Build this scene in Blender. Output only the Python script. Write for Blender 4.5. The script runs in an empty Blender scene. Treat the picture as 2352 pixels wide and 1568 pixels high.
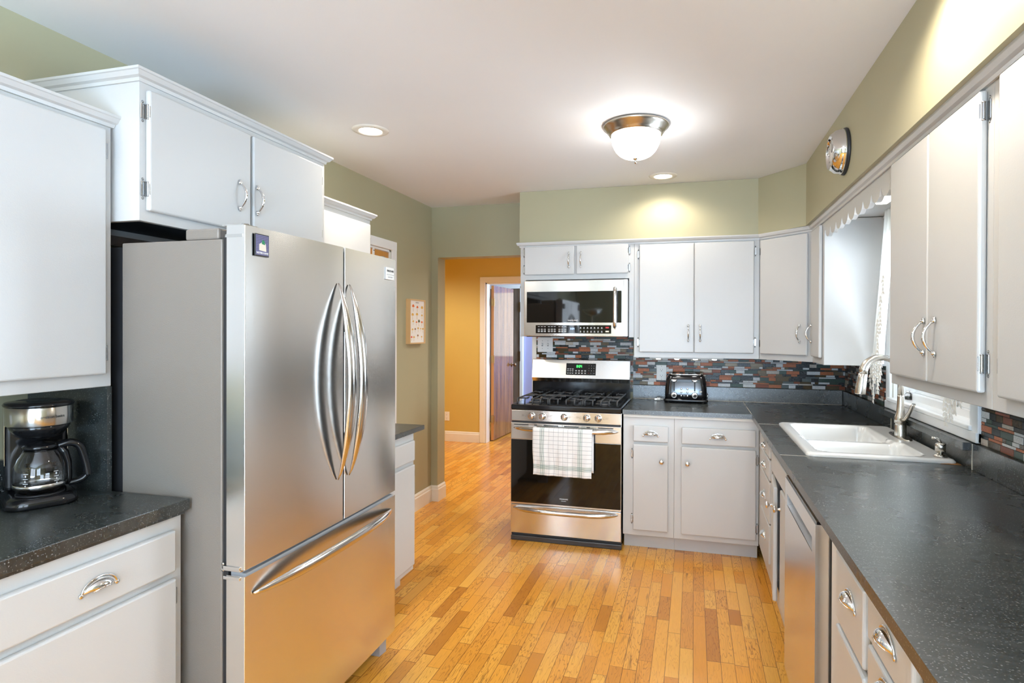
import bpy, bmesh, math, random
from mathutils import Vector, Matrix
PI = math.pi
C = bpy.context.scene.collection
sc = bpy.context.scene

# ------------------------------------------------------------------ camera, world, exposure
W_PX, H_PX = 2352.0, 1568.0
CAM_F, CAM_SX, CAM_SY = 1345.6, 58.66, -19.72
CAM_YAW, CAM_PITCH, CAM_ROLL, CAM_H = .2603, -.0053, .0036, 1.4302
cam_data = bpy.data.cameras.new('camera')
cam_data.sensor_width = 36
cam_data.lens = CAM_F * 36 / W_PX
cam_data.shift_x = -CAM_SX / W_PX
cam_data.shift_y = CAM_SY / W_PX
cam_data.clip_start = .02
cam = bpy.data.objects.new('camera', cam_data)
C.objects.link(cam)
_cy, _s = math.cos(CAM_YAW), math.sin(CAM_YAW)
_r0 = Vector((_cy, _s, 0)); _d0 = Vector((-_s, _cy, 0)); _z0 = Vector((0, 0, 1))
_fw = _d0 * math.cos(CAM_PITCH) + _z0 * math.sin(CAM_PITCH)
_z1 = -_d0 * math.sin(CAM_PITCH) + _z0 * math.cos(CAM_PITCH)
_rt = _r0 * math.cos(CAM_ROLL) + _z1 * math.sin(CAM_ROLL)
_up = -_r0 * math.sin(CAM_ROLL) + _z1 * math.cos(CAM_ROLL)
_m = Matrix((_rt, _up, -_fw)).transposed().to_4x4()
_m.translation = (0, 0, CAM_H)
cam.matrix_world = _m
sc.camera = cam

sc.view_settings.view_transform = 'Standard'
sc.view_settings.look = 'None'
sc.view_settings.gamma = 1
sc.view_settings.use_curve_mapping = False
sc.view_settings.exposure = 0.28
try:
    sc.cycles.use_denoising = True
    sc.cycles.max_bounces = 10
    sc.cycles.diffuse_bounces = 5
    sc.cycles.glossy_bounces = 5
    sc.cycles.transmission_bounces = 8
    sc.cycles.sample_clamp_indirect = 6
    sc.cycles.caustics_reflective = False
    sc.cycles.caustics_refractive = False
except Exception:
    pass

SKY = 7.0
world = bpy.data.worlds.new('world'); sc.world = world
world.use_nodes = True
world.node_tree.nodes['Background'].inputs[0].default_value = (.80, .89, 1.0, 1)
world.node_tree.nodes['Background'].inputs[1].default_value = SKY

def add_light(name, typ, loc, power, color=(1, 1, 1), rot=(0, 0, 0), **kw):
    l = bpy.data.lights.new(name, typ); l.energy = power; l.color = color
    for k, v in kw.items():
        if k == 'portal': l.cycles.is_portal = v
        else: setattr(l, k, v)
    o = bpy.data.objects.new(name, l); C.objects.link(o); o.location = loc; o.rotation_euler = rot
    return o
WARM = (1, .89, .75)
SOFTW = (1, .90, .78)
DAY = (.50, .73, 1)
# daylight through the rear dining window, an added side window and the sink window
add_light('daylight_rear', 'AREA', (-.05, -2.75, 1.45), 13, DAY, (PI/2, 0, 0), shape='RECTANGLE', size=1.7, size_y=1.7)
add_light('side_window_fill', 'AREA', (1.30, -1.45, 1.55), 26, DAY, (0, PI/2, 0), shape='RECTANGLE', size=1.3, size_y=1.5)  # lamp for the added side window, lights the left cabinets
# added lamps outside, aimed up through the same windows to brighten the ceiling
add_light('ceiling_fill_rear', 'AREA', (-.05, -3.3, .25), 700, DAY, (math.radians(90 + 38), 0, 0), shape='RECTANGLE', size=2.2, size_y=1.6)
add_light('ceiling_fill_dining', 'AREA', (1.95, -1.45, .35), 600, DAY, (0, math.radians(90 + 40), 0), shape='RECTANGLE', size=1.5, size_y=2.0)
add_light('daylight_sink_window', 'AREA', (1.45, 3.02, 1.55), 85, (.70, .85, 1), (0, PI/2, 0), shape='RECTANGLE', size=1.2, size_y=1.3)
add_light('far_room_fill', 'AREA', (-1.0, 8.1, 1.6), 60, DAY, (0, PI/2, 0), shape='RECTANGLE', size=1.2, size_y=1.2)  # added lamp brightening the far room, no window on that side
LAMP_CAN = 17.0

# ------------------------------------------------------------------ materials
def mat(name, col=(.8, .8, .8), rough=.5, metal=0, **kw):
    m = bpy.data.materials.new(name); m.use_nodes = True
    b = m.node_tree.nodes['Principled BSDF']
    b.inputs['Base Color'].default_value = (*col, 1)
    b.inputs['Roughness'].default_value = rough
    b.inputs['Metallic'].default_value = metal
    for k, v in kw.items():
        b.inputs[k.replace('_', ' ')].default_value = v
    return m
class N:
    """small node-graph helper"""
    def __init__(s, m):
        s.nt = m.node_tree; s.b = s.nt.nodes['Principled BSDF']
    def new(s, t, **kw):
        n = s.nt.nodes.new(t)
        for k, v in kw.items(): setattr(n, k, v)
        return n
    def link(s, a, b): s.nt.links.new(a, b)
    def _in(s, sock, v):
        if hasattr(v, 'is_linked') or hasattr(v, 'links'): s.link(v, sock)
        else: sock.default_value = v
    def math(s, op, a, b=0.0, c=None):
        n = s.new('ShaderNodeMath', operation=op); s._in(n.inputs[0], a); s._in(n.inputs[1], b)
        if c is not None: s._in(n.inputs[2], c)
        return n.outputs[0]
    def mix(s, f, a, b, typ='MIX'):
        n = s.new('ShaderNodeMix', data_type='RGBA', blend_type=typ)
        s._in(n.inputs[0], f); s._in(n.inputs[6], a); s._in(n.inputs[7], b)
        return n.outputs[2]
    def noise(s, vec, scale, detail=2, rough=.5):
        n = s.new('ShaderNodeTexNoise'); n.inputs['Scale'].default_value = scale
        n.inputs['Detail'].default_value = detail; n.inputs['Roughness'].default_value = rough
        if vec is not None: s.link(vec, n.inputs['Vector'])
        return n.outputs['Fac']
    def pos(s):
        return s.new('ShaderNodeNewGeometry').outputs['Position']
    def obj(s):
        return s.new('ShaderNodeTexCoord').outputs['Object']
    def scale(s, vec, v):
        n = s.new('ShaderNodeVectorMath', operation='MULTIPLY'); s.link(vec, n.inputs[0]); n.inputs[1].default_value = v
        return n.outputs[0]
    def ramp(s, f, stops, interp='LINEAR'):
        n = s.new('ShaderNodeValToRGB'); n.color_ramp.interpolation = interp
        e = n.color_ramp.elements
        while len(e) < len(stops): e.new(.5)
        for i, (p, c) in enumerate(stops):
            e[i].position = p; e[i].color = (*c, 1) if len(c) == 3 else c
        s._in(n.inputs[0], f)
        return n.outputs[0]
    def bump(s, h, strength=.1, dist=.01):
        n = s.new('ShaderNodeBump'); n.inputs['Strength'].default_value = strength; n.inputs['Distance'].default_value = dist
        s.link(h, n.inputs['Height']); s.link(n.outputs[0], s.b.inputs['Normal'])
    def comb(s, x, y, z):
        n = s.new('ShaderNodeCombineXYZ')
        for i, v in enumerate((x, y, z)): s._in(n.inputs[i], v)
        return n.outputs[0]
    def sep(s, v):
        n = s.new('ShaderNodeSeparateXYZ'); s.link(v, n.inputs[0]); return n.outputs
    def set(s, k, v): s._in(s.b.inputs[k], v)

def paint(name, col, rough=.5, bump=.05, scale=120, var=.04):
    m = mat(name, col, rough); n = N(m)
    f = n.noise(n.pos(), 3.0, 3)
    n.set('Base Color', n.mix(f, (*[c * (1 - var) for c in col], 1), (*[min(1, c * (1 + var)) for c in col], 1)))
    n.bump(n.noise(n.pos(), scale, 2), bump, .002)
    return m
M = {}
M['ceiling'] = paint('ceiling_paint', (.82, .82, .82), .7, .06, 160, .015)
M['olive'] = paint('olive_wall_paint', (.40, .375, .245), .55, .06, 130, .03)
M['yellow'] = paint('yellow_wall_paint', (.63, .45, .115), .6, .06, 130, .04)
M['lavender'] = paint('lavender_wall_paint', (.42, .42, .68), .6, .05, 130, .03)
M['trim'] = paint('white_trim_paint', (.80, .77, .70), .35, .03, 90, .02)
M['cab'] = paint('white_cabinet_paint', (.57, .57, .56), .33, .10, 260, .012)
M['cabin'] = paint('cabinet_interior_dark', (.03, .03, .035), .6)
M['chrome'] = mat('polished_chrome', (.78, .78, .78), .08, 1)
M['chromeD'] = mat('aged_chrome_hinge', (.42, .42, .42), .22, 1)
M['nickel'] = mat('brushed_nickel', (.62, .58, .52), .24, 1)
M['black'] = mat('gloss_black_enamel', (.008, .008, .009), .12)
M['blackm'] = mat('matte_black_plastic', (.018, .018, .02), .5)
M['iron'] = mat('cast_iron', (.05, .052, .055), .42, .2)
M['glassblk'] = mat('black_oven_glass', (.006, .005, .004), .04, 0, IOR=1.5)
M['glass'] = mat('clear_glass', (1, 1, 1), .02, 0, Transmission_Weight=1.0, IOR=1.45)
M['pane'] = mat('window_glass', (1, 1, 1), .0, 0)
def clear_pane(m):
    n = N(m); out = [k for k in n.nt.nodes if k.type == 'OUTPUT_MATERIAL'][0]
    t = n.new('ShaderNodeBsdfTransparent'); gl = n.new('ShaderNodeBsdfGlossy'); gl.inputs['Roughness'].default_value = .01
    f = n.new('ShaderNodeFresnel'); f.inputs[0].default_value = 1.45; mx = n.new('ShaderNodeMixShader')
    n.link(f.outputs[0], mx.inputs[0]); n.link(t.outputs[0], mx.inputs[1]); n.link(gl.outputs[0], mx.inputs[2]); n.link(mx.outputs[0], out.inputs[0])
clear_pane(M['pane'])
M['enamel'] = mat('white_sink_enamel', (.70, .70, .68), .14, 0, Coat_Weight=.5)
M['vinyl'] = mat('white_window_vinyl', (.85, .86, .86), .35)
M['plate'] = mat('white_plastic_plate', (.82, .81, .78), .35)
M['slot'] = mat('dark_slot', (.03, .03, .03), .6)
M['red'] = mat('red_print', (.6, .03, .03), .5)
M['white'] = mat('white_print', (.85, .85, .85), .5)
M['blackp'] = mat('black_print', (.03, .03, .03), .5)
M['brass'] = mat('aged_brass', (.45, .27, .10), .3, 1)
M['brassd'] = mat('dark_bronze', (.20, .13, .08), .35, 1)
M['green'] = mat('green_glass_jar', (.02, .42, .22), .1)
M['rubber'] = mat('dark_rubber', (.02, .02, .022), .6)
M['grey'] = mat('grey_plastic', (.35, .35, .36), .45)
M['frame'] = paint('light_oak_frame', (.66, .44, .22), .5, .05, 80, .12)
M['paper'] = mat('print_paper', (.84, .82, .78), .7)
M['cream'] = mat('cream_print', (.80, .72, .60), .6)
M['greenp'] = mat('green_print', (.02, .22, .09), .6)
def emis(name, col, s):
    m = mat(name, (0, 0, 0), .5); b = m.node_tree.nodes['Principled BSDF']
    b.inputs['Emission Color'].default_value = (*col, 1); b.inputs['Emission Strength'].default_value = s
    return m
M['bowl'] = emis('lit_frosted_glass', (1, .98, .95), 19.0)
M['bulb'] = emis('lit_bulb_lens', (1, .93, .80), 14.0)
M['led'] = emis('lit_led', (1, .98, .92), 25.0)
M['dispg'] = emis('green_display_digits', (.05, 1, .15), 2.5)
M['dispb'] = emis('blue_display_digits', (.35, .5, 1), 2.5)

def steel(name, col, rough, along='z', aniso=.75):
    m = mat(name, col, rough, 1); n = N(m)
    n.b.inputs['Anisotropic'].default_value = aniso
    n.b.inputs['Anisotropic Rotation'].default_value = .25
    t = n.new('ShaderNodeTangent', direction_type='RADIAL', axis='Z')
    n.link(t.outputs[0], n.b.inputs['Tangent'])
    p = n.scale(n.pos(), (14, 14, 900))
    f = n.noise(p, 1.0, 2)
    n.set('Roughness', n.math('ADD', n.math('MULTIPLY', f, .05), rough - .025))
    return m
M['steel'] = steel('brushed_stainless_steel', (.84, .825, .80), .22, aniso=.80)
M['steelh'] = mat('satin_steel_handle', (.70, .68, .66), .16, 1)
def fridge_side():
    m = mat('grey_textured_fridge_side', (.25, .222, .195), .45, .2); n = N(m)
    n.bump(n.noise(n.pos(), 330, 3), .35, .002)
    return m
M['fridgeside'] = fridge_side()

def slate():
    m = mat('black_slate_counter', (.03, .034, .033), .3); n = N(m)
    p = n.pos()
    cloud = n.noise(p, 5.0, 4, .6)
    fib = n.noise(n.scale(p, (9, 75, 25)), 1.0, 2, .55)
    sp = n.noise(p, 250, 0)
    spk = n.ramp(sp, [(.68, (0, 0, 0)), (.76, (1, 1, 1))])
    base = n.mix(cloud, (.013, .016, .016, 1), (.032, .038, .036, 1))
    base = n.mix(n.ramp(fib, [(.50, (0, 0, 0)), (.8, (.30, .30, .30))]), base, (.11, .12, .12, 1))
    base = n.mix(n.math('MULTIPLY', spk, .5), base, (.36, .37, .36, 1))
    n.set('Base Color', base)
    n.set('Roughness', n.math('ADD', n.math('MULTIPLY', cloud, .12), .22))
    n.b.inputs['IOR'].default_value = 1.85
    n.bump(n.noise(p, 45, 1), .04, .002)
    return m
M['slate'] = slate()

def floor_wood():
    m = mat('honey_oak_strip_floor', (.6, .3, .1), .2); n = N(m)
    x, y, z = n.sep(n.pos())
    xs = n.math('DIVIDE', n.math('ADD', x, 10.0), .0575)
    row = n.math('FLOOR', xs); fx = n.math('FRACT', xs)
    w1 = n.new('ShaderNodeTexWhiteNoise', noise_dimensions='1D'); n.link(row, w1.inputs['W'])
    r1 = w1.outputs['Value']
    w1b = n.new('ShaderNodeTexWhiteNoise', noise_dimensions='1D'); n.link(n.math('ADD', row, 71.3), w1b.inputs['W'])
    L = n.math('ADD', n.math('MULTIPLY', r1, .26), .22)
    ys = n.math('ADD', n.math('DIVIDE', n.math('ADD', y, 20.0), L), n.math('MULTIPLY', w1b.outputs['Value'], 7.0))
    # wobble makes neighbouring boards unequal in length
    ys = n.math('ADD', ys, n.math('MULTIPLY', n.math('SINE', n.math('MULTIPLY', ys, 2.1)), .28))
    idn = n.math('FLOOR', ys); fy = n.math('FRACT', ys)
    w2 = n.new('ShaderNodeTexWhiteNoise', noise_dimensions='2D'); n.link(n.comb(row, idn, 0), w2.inputs['Vector'])
    v = w2.outputs['Value']; vc = n.sep(w2.outputs['Color'])
    base = n.ramp(v, [(0, (.54, .20, .024)), (.06, (.70, .29, .036)), (.3, (.82, .345, .040)), (.6, (.90, .41, .056)), (.9, (.94, .49, .090)), (1, (.72, .29, .042))])
    off = n.math('MULTIPLY', vc[1], 37.0)
    gp = n.comb(n.math('ADD', n.math('MULTIPLY', x, 19.0), off), n.math('MULTIPLY', y, 2.4), off)
    g1 = n.noise(gp, 1.0, 3, .55)
    rings = n.math('FRACT', n.math('MULTIPLY', g1, 15.0))
    ringm = n.math('MULTIPLY', n.ramp(rings, [(0, (1, 1, 1)), (.22, (0, 0, 0)), (.9, (0, 0, 0)), (1, (1, 1, 1))]), n.math('MULTIPLY', vc[2], .9))
    fine = n.noise(n.comb(n.math('MULTIPLY', x, 420.0), n.math('MULTIPLY', y, 12.0), off), 1.0, 2)
    col = n.mix(ringm, base, (.30, .10, .018, 1))
    col = n.mix(n.math('MULTIPLY', fine, .35), col, (.42, .17, .035, 1))
    streak = n.noise(n.comb(n.math('ADD', n.math('MULTIPLY', x, 34.0), off), n.math('MULTIPLY', y, 3.2), off), 1.0, 2, .5)
    col = n.mix(n.ramp(streak, [(.66, (0, 0, 0)), (.78, (.75, .75, .75))]), col, (.12, .035, .008, 1))
    gx = n.math('MINIMUM', fx, n.math('SUBTRACT', 1.0, fx))
    gy = n.math('MULTIPLY', n.math('MINIMUM', fy, n.math('SUBTRACT', 1.0, fy)), n.math('DIVIDE', L, .0575))
    gap = n.ramp(n.math('MINIMUM', gx, gy), [(0, (1, 1, 1)), (.012, (1, 1, 1)), (.026, (0, 0, 0))])
    col = n.mix(n.math('MULTIPLY', gap, .8), col, (.06, .02, .006, 1))
    n.set('Base Color', col)
    n.set('Roughness', n.math('ADD', n.math('MULTIPLY', n.noise(n.pos(), 7, 3), .14), .16))
    n.b.inputs['Coat Weight'].default_value = .0
    n.b.inputs['Coat Roughness'].default_value = .10
    n.bump(n.math('ADD', n.math('MULTIPLY', gap, -1.0), n.math('ADD', n.math('MULTIPLY', n.noise(n.pos(), 9, 2), .9), n.math('MULTIPLY', v, .4))), .16, .003)
    return m
M['floor'] = floor_wood()

def door_wood(name, c1, c2, c3, rough=.12, sc_=(9, 9, .7)):
    m = mat(name, c1, rough); n = N(m)
    p = n.scale(n.pos(), sc_)
    g = n.noise(p, 1.6, 4, .6)
    col = n.ramp(g, [(.3, c1), (.5, c2), (.72, c3)])
    fine = n.noise(n.scale(n.pos(), (260, 260, 8)), 1, 2)
    col = n.mix(n.math('MULTIPLY', fine, .35), col, (*[c * .5 for c in c1], 1))
    n.set('Base Color', col); n.b.inputs['Coat Weight'].default_value = .6
    n.bump(g, .05, .004)
    return m
M['walnut'] = door_wood('varnished_brown_door', (.12, .045, .02), (.25, .105, .04), (.38, .18, .07))
M['orange'] = door_wood('varnished_orange_door', (.50, .20, .025), (.62, .27, .04), (.66, .31, .06), .35)
M['panelling'] = door_wood('grey_brown_door', (.10, .07, .06), (.20, .15, .12), (.30, .24, .20), .2)

def tile_mats():
    out = []
    for nm, c, r, mt in [('copper', (.46, .135, .045), .35, 0), ('rust', (.24, .06, .022), .35, 0), ('frost_white', (.78, .79, .77), .35, 0),
                         ('green', (.030, .060, .042), .3, 0), ('black', (.007, .009, .008), .25, 0), ('grey', (.10, .12, .115), .3, 0),
                         ('brown', (.075, .045, .015), .15, .2), ('cream', (.55, .48, .40), .35, 0)]:
        m = mat('mosaic_' + nm, c, r, mt); n = N(m); n.b.inputs['Specular IOR Level'].default_value = .28
        f = n.noise(n.pos(), 160, 3, .7)
        n.set('Base Color', n.mix(f, (*[k * .45 for k in c], 1), (*[min(1, k * 1.6) for k in c], 1)))
        n.bump(f, .25, .002)
        out.append(m)
    return out
TILES = tile_mats()
M['grout'] = mat('dark_grout', (.02, .02, .02), .8)

# ------------------------------------------------------------------ geometry helpers
class G:
    """collects shapes in one bmesh"""
    def __init__(s): s.bm = bmesh.new()
    def _done(s, faces, mi, smooth):
        for f in faces: f.material_index = mi; f.smooth = smooth
    def box(s, x0, x1, y0, y1, z0, z1, mi=0, bev=0, seg=2, M4=None):
        x0, x1 = sorted((x0, x1)); y0, y1 = sorted((y0, y1)); z0, z1 = sorted((z0, z1))
        t = bmesh.new()
        v = [t.verts.new((x, y, z)) for x in (x0, x1) for y in (y0, y1) for z in (z0, z1)]
        for q in ((0, 1, 3, 2), (4, 6, 7, 5), (0, 4, 5, 1), (2, 3, 7, 6), (0, 2, 6, 4), (1, 5, 7, 3)):
            t.faces.new([v[i] for i in q])
        if bev > 0:
            bmesh.ops.bevel(t, geom=list(t.edges), offset=min(bev, .49 * min(x1 - x0, y1 - y0, z1 - z0)), segments=seg, profile=.5, affect='EDGES')
        if M4 is not None: t.transform(M4)
        s._merge(t, mi, False)
        return s
    def _merge(s, t, mi, smooth):
        mp = {v: s.bm.verts.new(v.co) for v in t.verts}
        for f in t.faces:
            try: nf = s.bm.faces.new([mp[v] for v in f.verts])
            except ValueError: continue
            nf.material_index = mi; nf.smooth = smooth or f.smooth
        t.free()
    def poly(s, pts, mi=0, smooth=False):
        f = s.bm.faces.new([s.bm.verts.new(p) for p in pts]); f.material_index = mi; f.smooth = smooth; return s
    def prism(s, pts, z0, z1, mi=0, axis='z'):
        def P(a, b, c):
            return {'z': (a, b, c), 'x': (c, a, b), 'y': (a, c, b)}[axis]
        lo = [s.bm.verts.new(P(a, b, z0)) for a, b in pts]; hi = [s.bm.verts.new(P(a, b, z1)) for a, b in pts]
        n = len(pts); fs = [s.bm.faces.new(lo[::-1]), s.bm.faces.new(hi)]
        for i in range(n):
            fs.append(s.bm.faces.new((lo[i], lo[(i + 1) % n], hi[(i + 1) % n], hi[i])))
        for f in fs: f.material_index = mi
        return s
    def lathe(s, prof, c=(0, 0, 0), axis='z', seg=40, mi=0, smooth=True, sx=1, sy=1, M4=None):
        rings = []
        def P(r, h, a):
            p, q = r * math.cos(a) * sx, r * math.sin(a) * sy
            v = {'z': (p, q, h), 'x': (h, p, q), 'y': (p, h, q)}[axis]
            v = Vector((v[0] + c[0], v[1] + c[1], v[2] + c[2]))
            return M4 @ v if M4 is not None else v
        for r, h in prof:
            if r < 1e-6: rings.append([s.bm.verts.new(P(0, h, 0))])
            else: rings.append([s.bm.verts.new(P(r, h, 2 * PI * k / seg)) for k in range(seg)])
        for a, b in zip(rings, rings[1:]):
            for k in range(seg):
                k2 = (k + 1) % seg
                if len(a) == 1 and len(b) == 1: continue
                if len(a) == 1: q = (a[0], b[k], b[k2])
                elif len(b) == 1: q = (a[k], b[0], a[k2])
                else: q = (a[k], b[k], b[k2], a[k2])
                try: f = s.bm.faces.new(q)
                except ValueError: continue
                f.material_index = mi; f.smooth = smooth
        return s
    def cyl(s, c, r, h, axis='z', seg=24, mi=0, smooth=True, r2=None):
        r2 = r if r2 is None else r2
        s.lathe([(0, 0), (r, 0)], c, axis, seg, mi, False)
        s.lathe([(r, 0), (r2, h)], c, axis, seg, mi, smooth)
        s.lathe([(r2, h), (0, h)], c, axis, seg, mi, False)
        return s
    def tube(s, pts, rad, seg=12, mi=0, cap=True, flat=None, up=None, back=None):
        """sweep an ellipse; rad: number or list; flat: list of b/a ratios; up: reference direction for b axis"""
        pts = [Vector(p) for p in pts]; n = len(pts)
        rad = rad if isinstance(rad, (list, tuple)) else [rad] * n
        flat = flat if isinstance(flat, (list, tuple)) else [flat or 1] * n
        ref = Vector(up) if up else None; rings = []; prev = None
        for i, p in enumerate(pts):
            d = (pts[min(i + 1, n - 1)] - pts[max(i - 1, 0)]).normalized()
            if ref is not None: a = ref - d * ref.dot(d)
            elif prev is not None: a = prev - d * prev.dot(d)
            else:
                a = Vector((0, 0, 1)) if abs(d.z) < .9 else Vector((1, 0, 0)); a = a - d * a.dot(d)
            a.normalize(); prev = a; b = d.cross(a)
            rings.append([s.bm.verts.new(p + a * (rad[i] * flat[i] * math.cos(2 * PI * k / seg)) + b * (rad[i] * math.sin(2 * PI * k / seg))) for k in range(seg)])
        for A, B in zip(rings, rings[1:]):
            for k in range(seg):
                f = s.bm.faces.new((A[k], A[(k + 1) % seg], B[(k + 1) % seg], B[k])); f.smooth = True; f.material_index = back if back is not None and math.cos(2 * PI * (k + .5) / seg) > .30 else mi
        if cap:
            for R in (rings[0][::-1], rings[-1]):
                f = s.bm.faces.new(R); f.material_index = mi
        return s
    def mesh(s, name, mats):
        bmesh.ops.recalc_face_normals(s.bm, faces=list(s.bm.faces))
        me = bpy.data.meshes.new(name); s.bm.to_mesh(me); s.bm.free()
        for m in (mats if isinstance(mats, (list, tuple)) else [mats]): me.materials.append(m)
        return me

def link(name, data, parent=None, loc=None, rot=None):
    o = bpy.data.objects.new(name, data); C.objects.link(o)
    if parent is not None: o.parent = parent
    if loc is not None: o.location = loc
    if rot is not None: o.rotation_euler = rot
    return o
def part(name, g, m, parent, label=None, kind=None, loc=None, rot=None):
    o = link(name, g.mesh(name, m) if isinstance(g, G) else g, parent, loc, rot)
    if label: o['label'] = label
    if kind: o['kind'] = kind
    return o
def tag(o, label, cat, group=None, kind=None):
    o['label'] = label; o['category'] = cat
    if group: o['group'] = group
    if kind: o['kind'] = kind
    return o
def thing(name, label, cat, loc=(0, 0, 0), rz=0, group=None):
    o = bpy.data.objects.new(name, None); C.objects.link(o); o.empty_display_size = .1
    o.location = loc; o.rotation_euler = (0, 0, rz)
    return tag(o, label, cat, group)
def struct(name, g, m):
    o = link(name, g.mesh(name, m)); o['kind'] = 'structure'; return o
def text_mesh(txt, size, ext=.0004, align='CENTER'):
    cu = bpy.data.curves.new('txt', 'FONT'); cu.body = txt; cu.size = size; cu.extrude = ext
    cu.align_x = align; cu.align_y = 'CENTER'; cu.resolution_u = 3
    t = bpy.data.objects.new('txt', cu); C.objects.link(t)
    dg = bpy.context.evaluated_depsgraph_get(); dg.update()
    me = bpy.data.meshes.new_from_object(t.evaluated_get(dg))
    bpy.data.objects.remove(t); bpy.data.curves.remove(cu)
    return me
def lettering(txt, size, m, parent, loc, rot=(PI/2, 0, 0), name='lettering', sx=1.0):
    me = text_mesh(txt, size); me.materials.clear(); me.materials.append(m)
    if sx != 1: me.transform(Matrix.Diagonal((sx, 1, 1, 1)))
    return link(name, me, parent, loc, rot)

# ------------------------------------------------------------------ room shell
CEIL = 2.445
XL, XR, YB = -2.116, 1.025, 4.50
HALL_Y = 6.97
REAR = -2.6
struct('floor', G().box(-4.2, XR + .15, REAR - .1, 9.0, -.08, 0), M['floor'])
struct('ceiling', G().box(-4.2, XR + .15, REAR - .1, 9.0, CEIL, CEIL + .08), M['ceiling'])
# left wall, with the opening of the pantry door
PD0, PD1, PDZ = 3.14, 3.816, 2.0
g = G(); g.box(XL - .12, XL, REAR, PD0, 0, CEIL).box(XL - .12, XL, PD1, YB, 0, CEIL).box(XL - .12, XL, PD0, PD1, PDZ, CEIL)
struct('wall_left', g, M['olive'])
# back wall with the wide opening to the hall
OX0, OX1, OZ, OT = -2.058, -1.242, 2.027, .14
g = G(); g.box(OX1, XR + .15, YB, YB + OT, 0, CEIL).box(XL - .12, OX0, YB, YB + OT, 0, CEIL).box(OX0, OX1, YB, YB + OT, OZ, CEIL)
struct('wall_back', g, M['olive'])
# right wall with the sink window
WY0, WY1, WZ0, WZ1 = 2.56, 3.49, 1.075, 2.0
g = G(); g.box(XR, XR + .15, REAR, -2.2, 0, CEIL).box(XR, XR + .15, -.7, WY0, 0, CEIL).box(XR, XR + .15, -2.2, -.7, 0, .9).box(XR, XR + .15, -2.2, -.7, 2.2, CEIL).box(XR, XR + .15, WY1, YB, 0, CEIL)
g.box(XR, XR + .15, WY0, WY1, 0, WZ0).box(XR, XR + .15, WY0, WY1, WZ1, CEIL)
struct('wall_right', g, M['olive'])
# rear wall with a wide dining window
g = G(); g.box(XL - .12, -.9, REAR - .12, REAR, 0, CEIL).box(.8, XR + .15, REAR - .12, REAR, 0, CEIL)
g.box(-.9, .8, REAR - .12, REAR, 0, .6).box(-.9, .8, REAR - .12, REAR, 2.3, CEIL)
struct('wall_rear', g, M['olive'])
g = G()
for x in (-.9, -.075, .75): g.box(x, x + .05, REAR - .09, REAR - .03, .66, 2.24)
g.box(-.9, .8, REAR - .09, REAR - .03, .6, .66).box(-.9, .8, REAR - .09, REAR - .03, 2.24, 2.3)
struct('window_2', g, M['vinyl'])
g = G()  # unseen side window, added to throw daylight on the left cabinets
for y in (-2.2, -1.475, -.75): g.box(XR + .03, XR + .09, y, y + .05, .96, 2.14)
g.box(XR + .03, XR + .09, -2.2, -.7, .9, .96).box(XR + .03, XR + .09, -2.2, -.7, 2.14, 2.2)
struct('added_window', g, M['vinyl'])
# soffit above the cabinets
SX = .656; SZ = 2.068
g = G(); g.prism([(-1.245, 4.15), (.412, 4.153), (SX, 3.857), (SX, REAR + .01), (XR - .001, REAR + .01), (XR - .001, YB - .001), (-1.245, YB - .001)], SZ, CEIL - .001)
struct('trim_1', g, M['olive'])
# hall: yellow wall with doorway, hall sides
HD0, HD1, HDZ = -2.535, -1.80, 2.02
g = G(); g.box(-4.2, HD0, HALL_Y, HALL_Y + .12, 0, CEIL).box(HD1, .2, HALL_Y, HALL_Y + .12, 0, CEIL).box(HD0, HD1, HALL_Y, HALL_Y + .12, HDZ, CEIL)
struct('wall_hall_back', g, M['yellow'])
struct('wall_hall_left', G().box(-4.2, -4.1, YB + OT, HALL_Y, 0, CEIL), M['yellow'])
struct('wall_hall_right', G().box(.1, .2, YB + OT, HALL_Y, 0, CEIL), M['yellow'])
g = G(); g.box(-4.1, OX0 - .001, YB + OT, YB + OT + .01, 0, CEIL).box(OX1 + .001, .1, YB + OT, YB + OT + .01, 0, CEIL)
struct('wall_hall_front', g, M['yellow'])
# far room
struct('wall_far_back', G().box(-4.2, .2, 8.62, 8.72, 0, CEIL), M['lavender'])
struct('wall_far_left', G().box(-4.2, -4.1, HALL_Y + .12, 8.62, 0, CEIL), M['lavender'])
struct('wall_far_right', G().box(-.85, -.75, HALL_Y + .12, 8.62, 0, CEIL), M['lavender'])
def casing(g, x0, x1, z1, y, w=.072, t=.018):
    for a, b in ((x0 - w, x0), (x1, x1 + w)): g.box(a, b, y - t, y, 0, z1 + w, bev=.005)
    g.box(x0 - w, x1 + w, y - t - .001, y, z1, z1 + w, bev=.005)
g = G(); casing(g, HD0, HD1, HDZ, HALL_Y)
g.box(HD0 - .001, HD0 + .016, HALL_Y, HALL_Y + .13, 0, HDZ).box(HD1 - .016, HD1, HALL_Y, HALL_Y + .13, 0, HDZ).box(HD0, HD1, HALL_Y, HALL_Y + .13, HDZ - .016, HDZ)
struct('trim_2', g, M['trim'])
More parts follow.
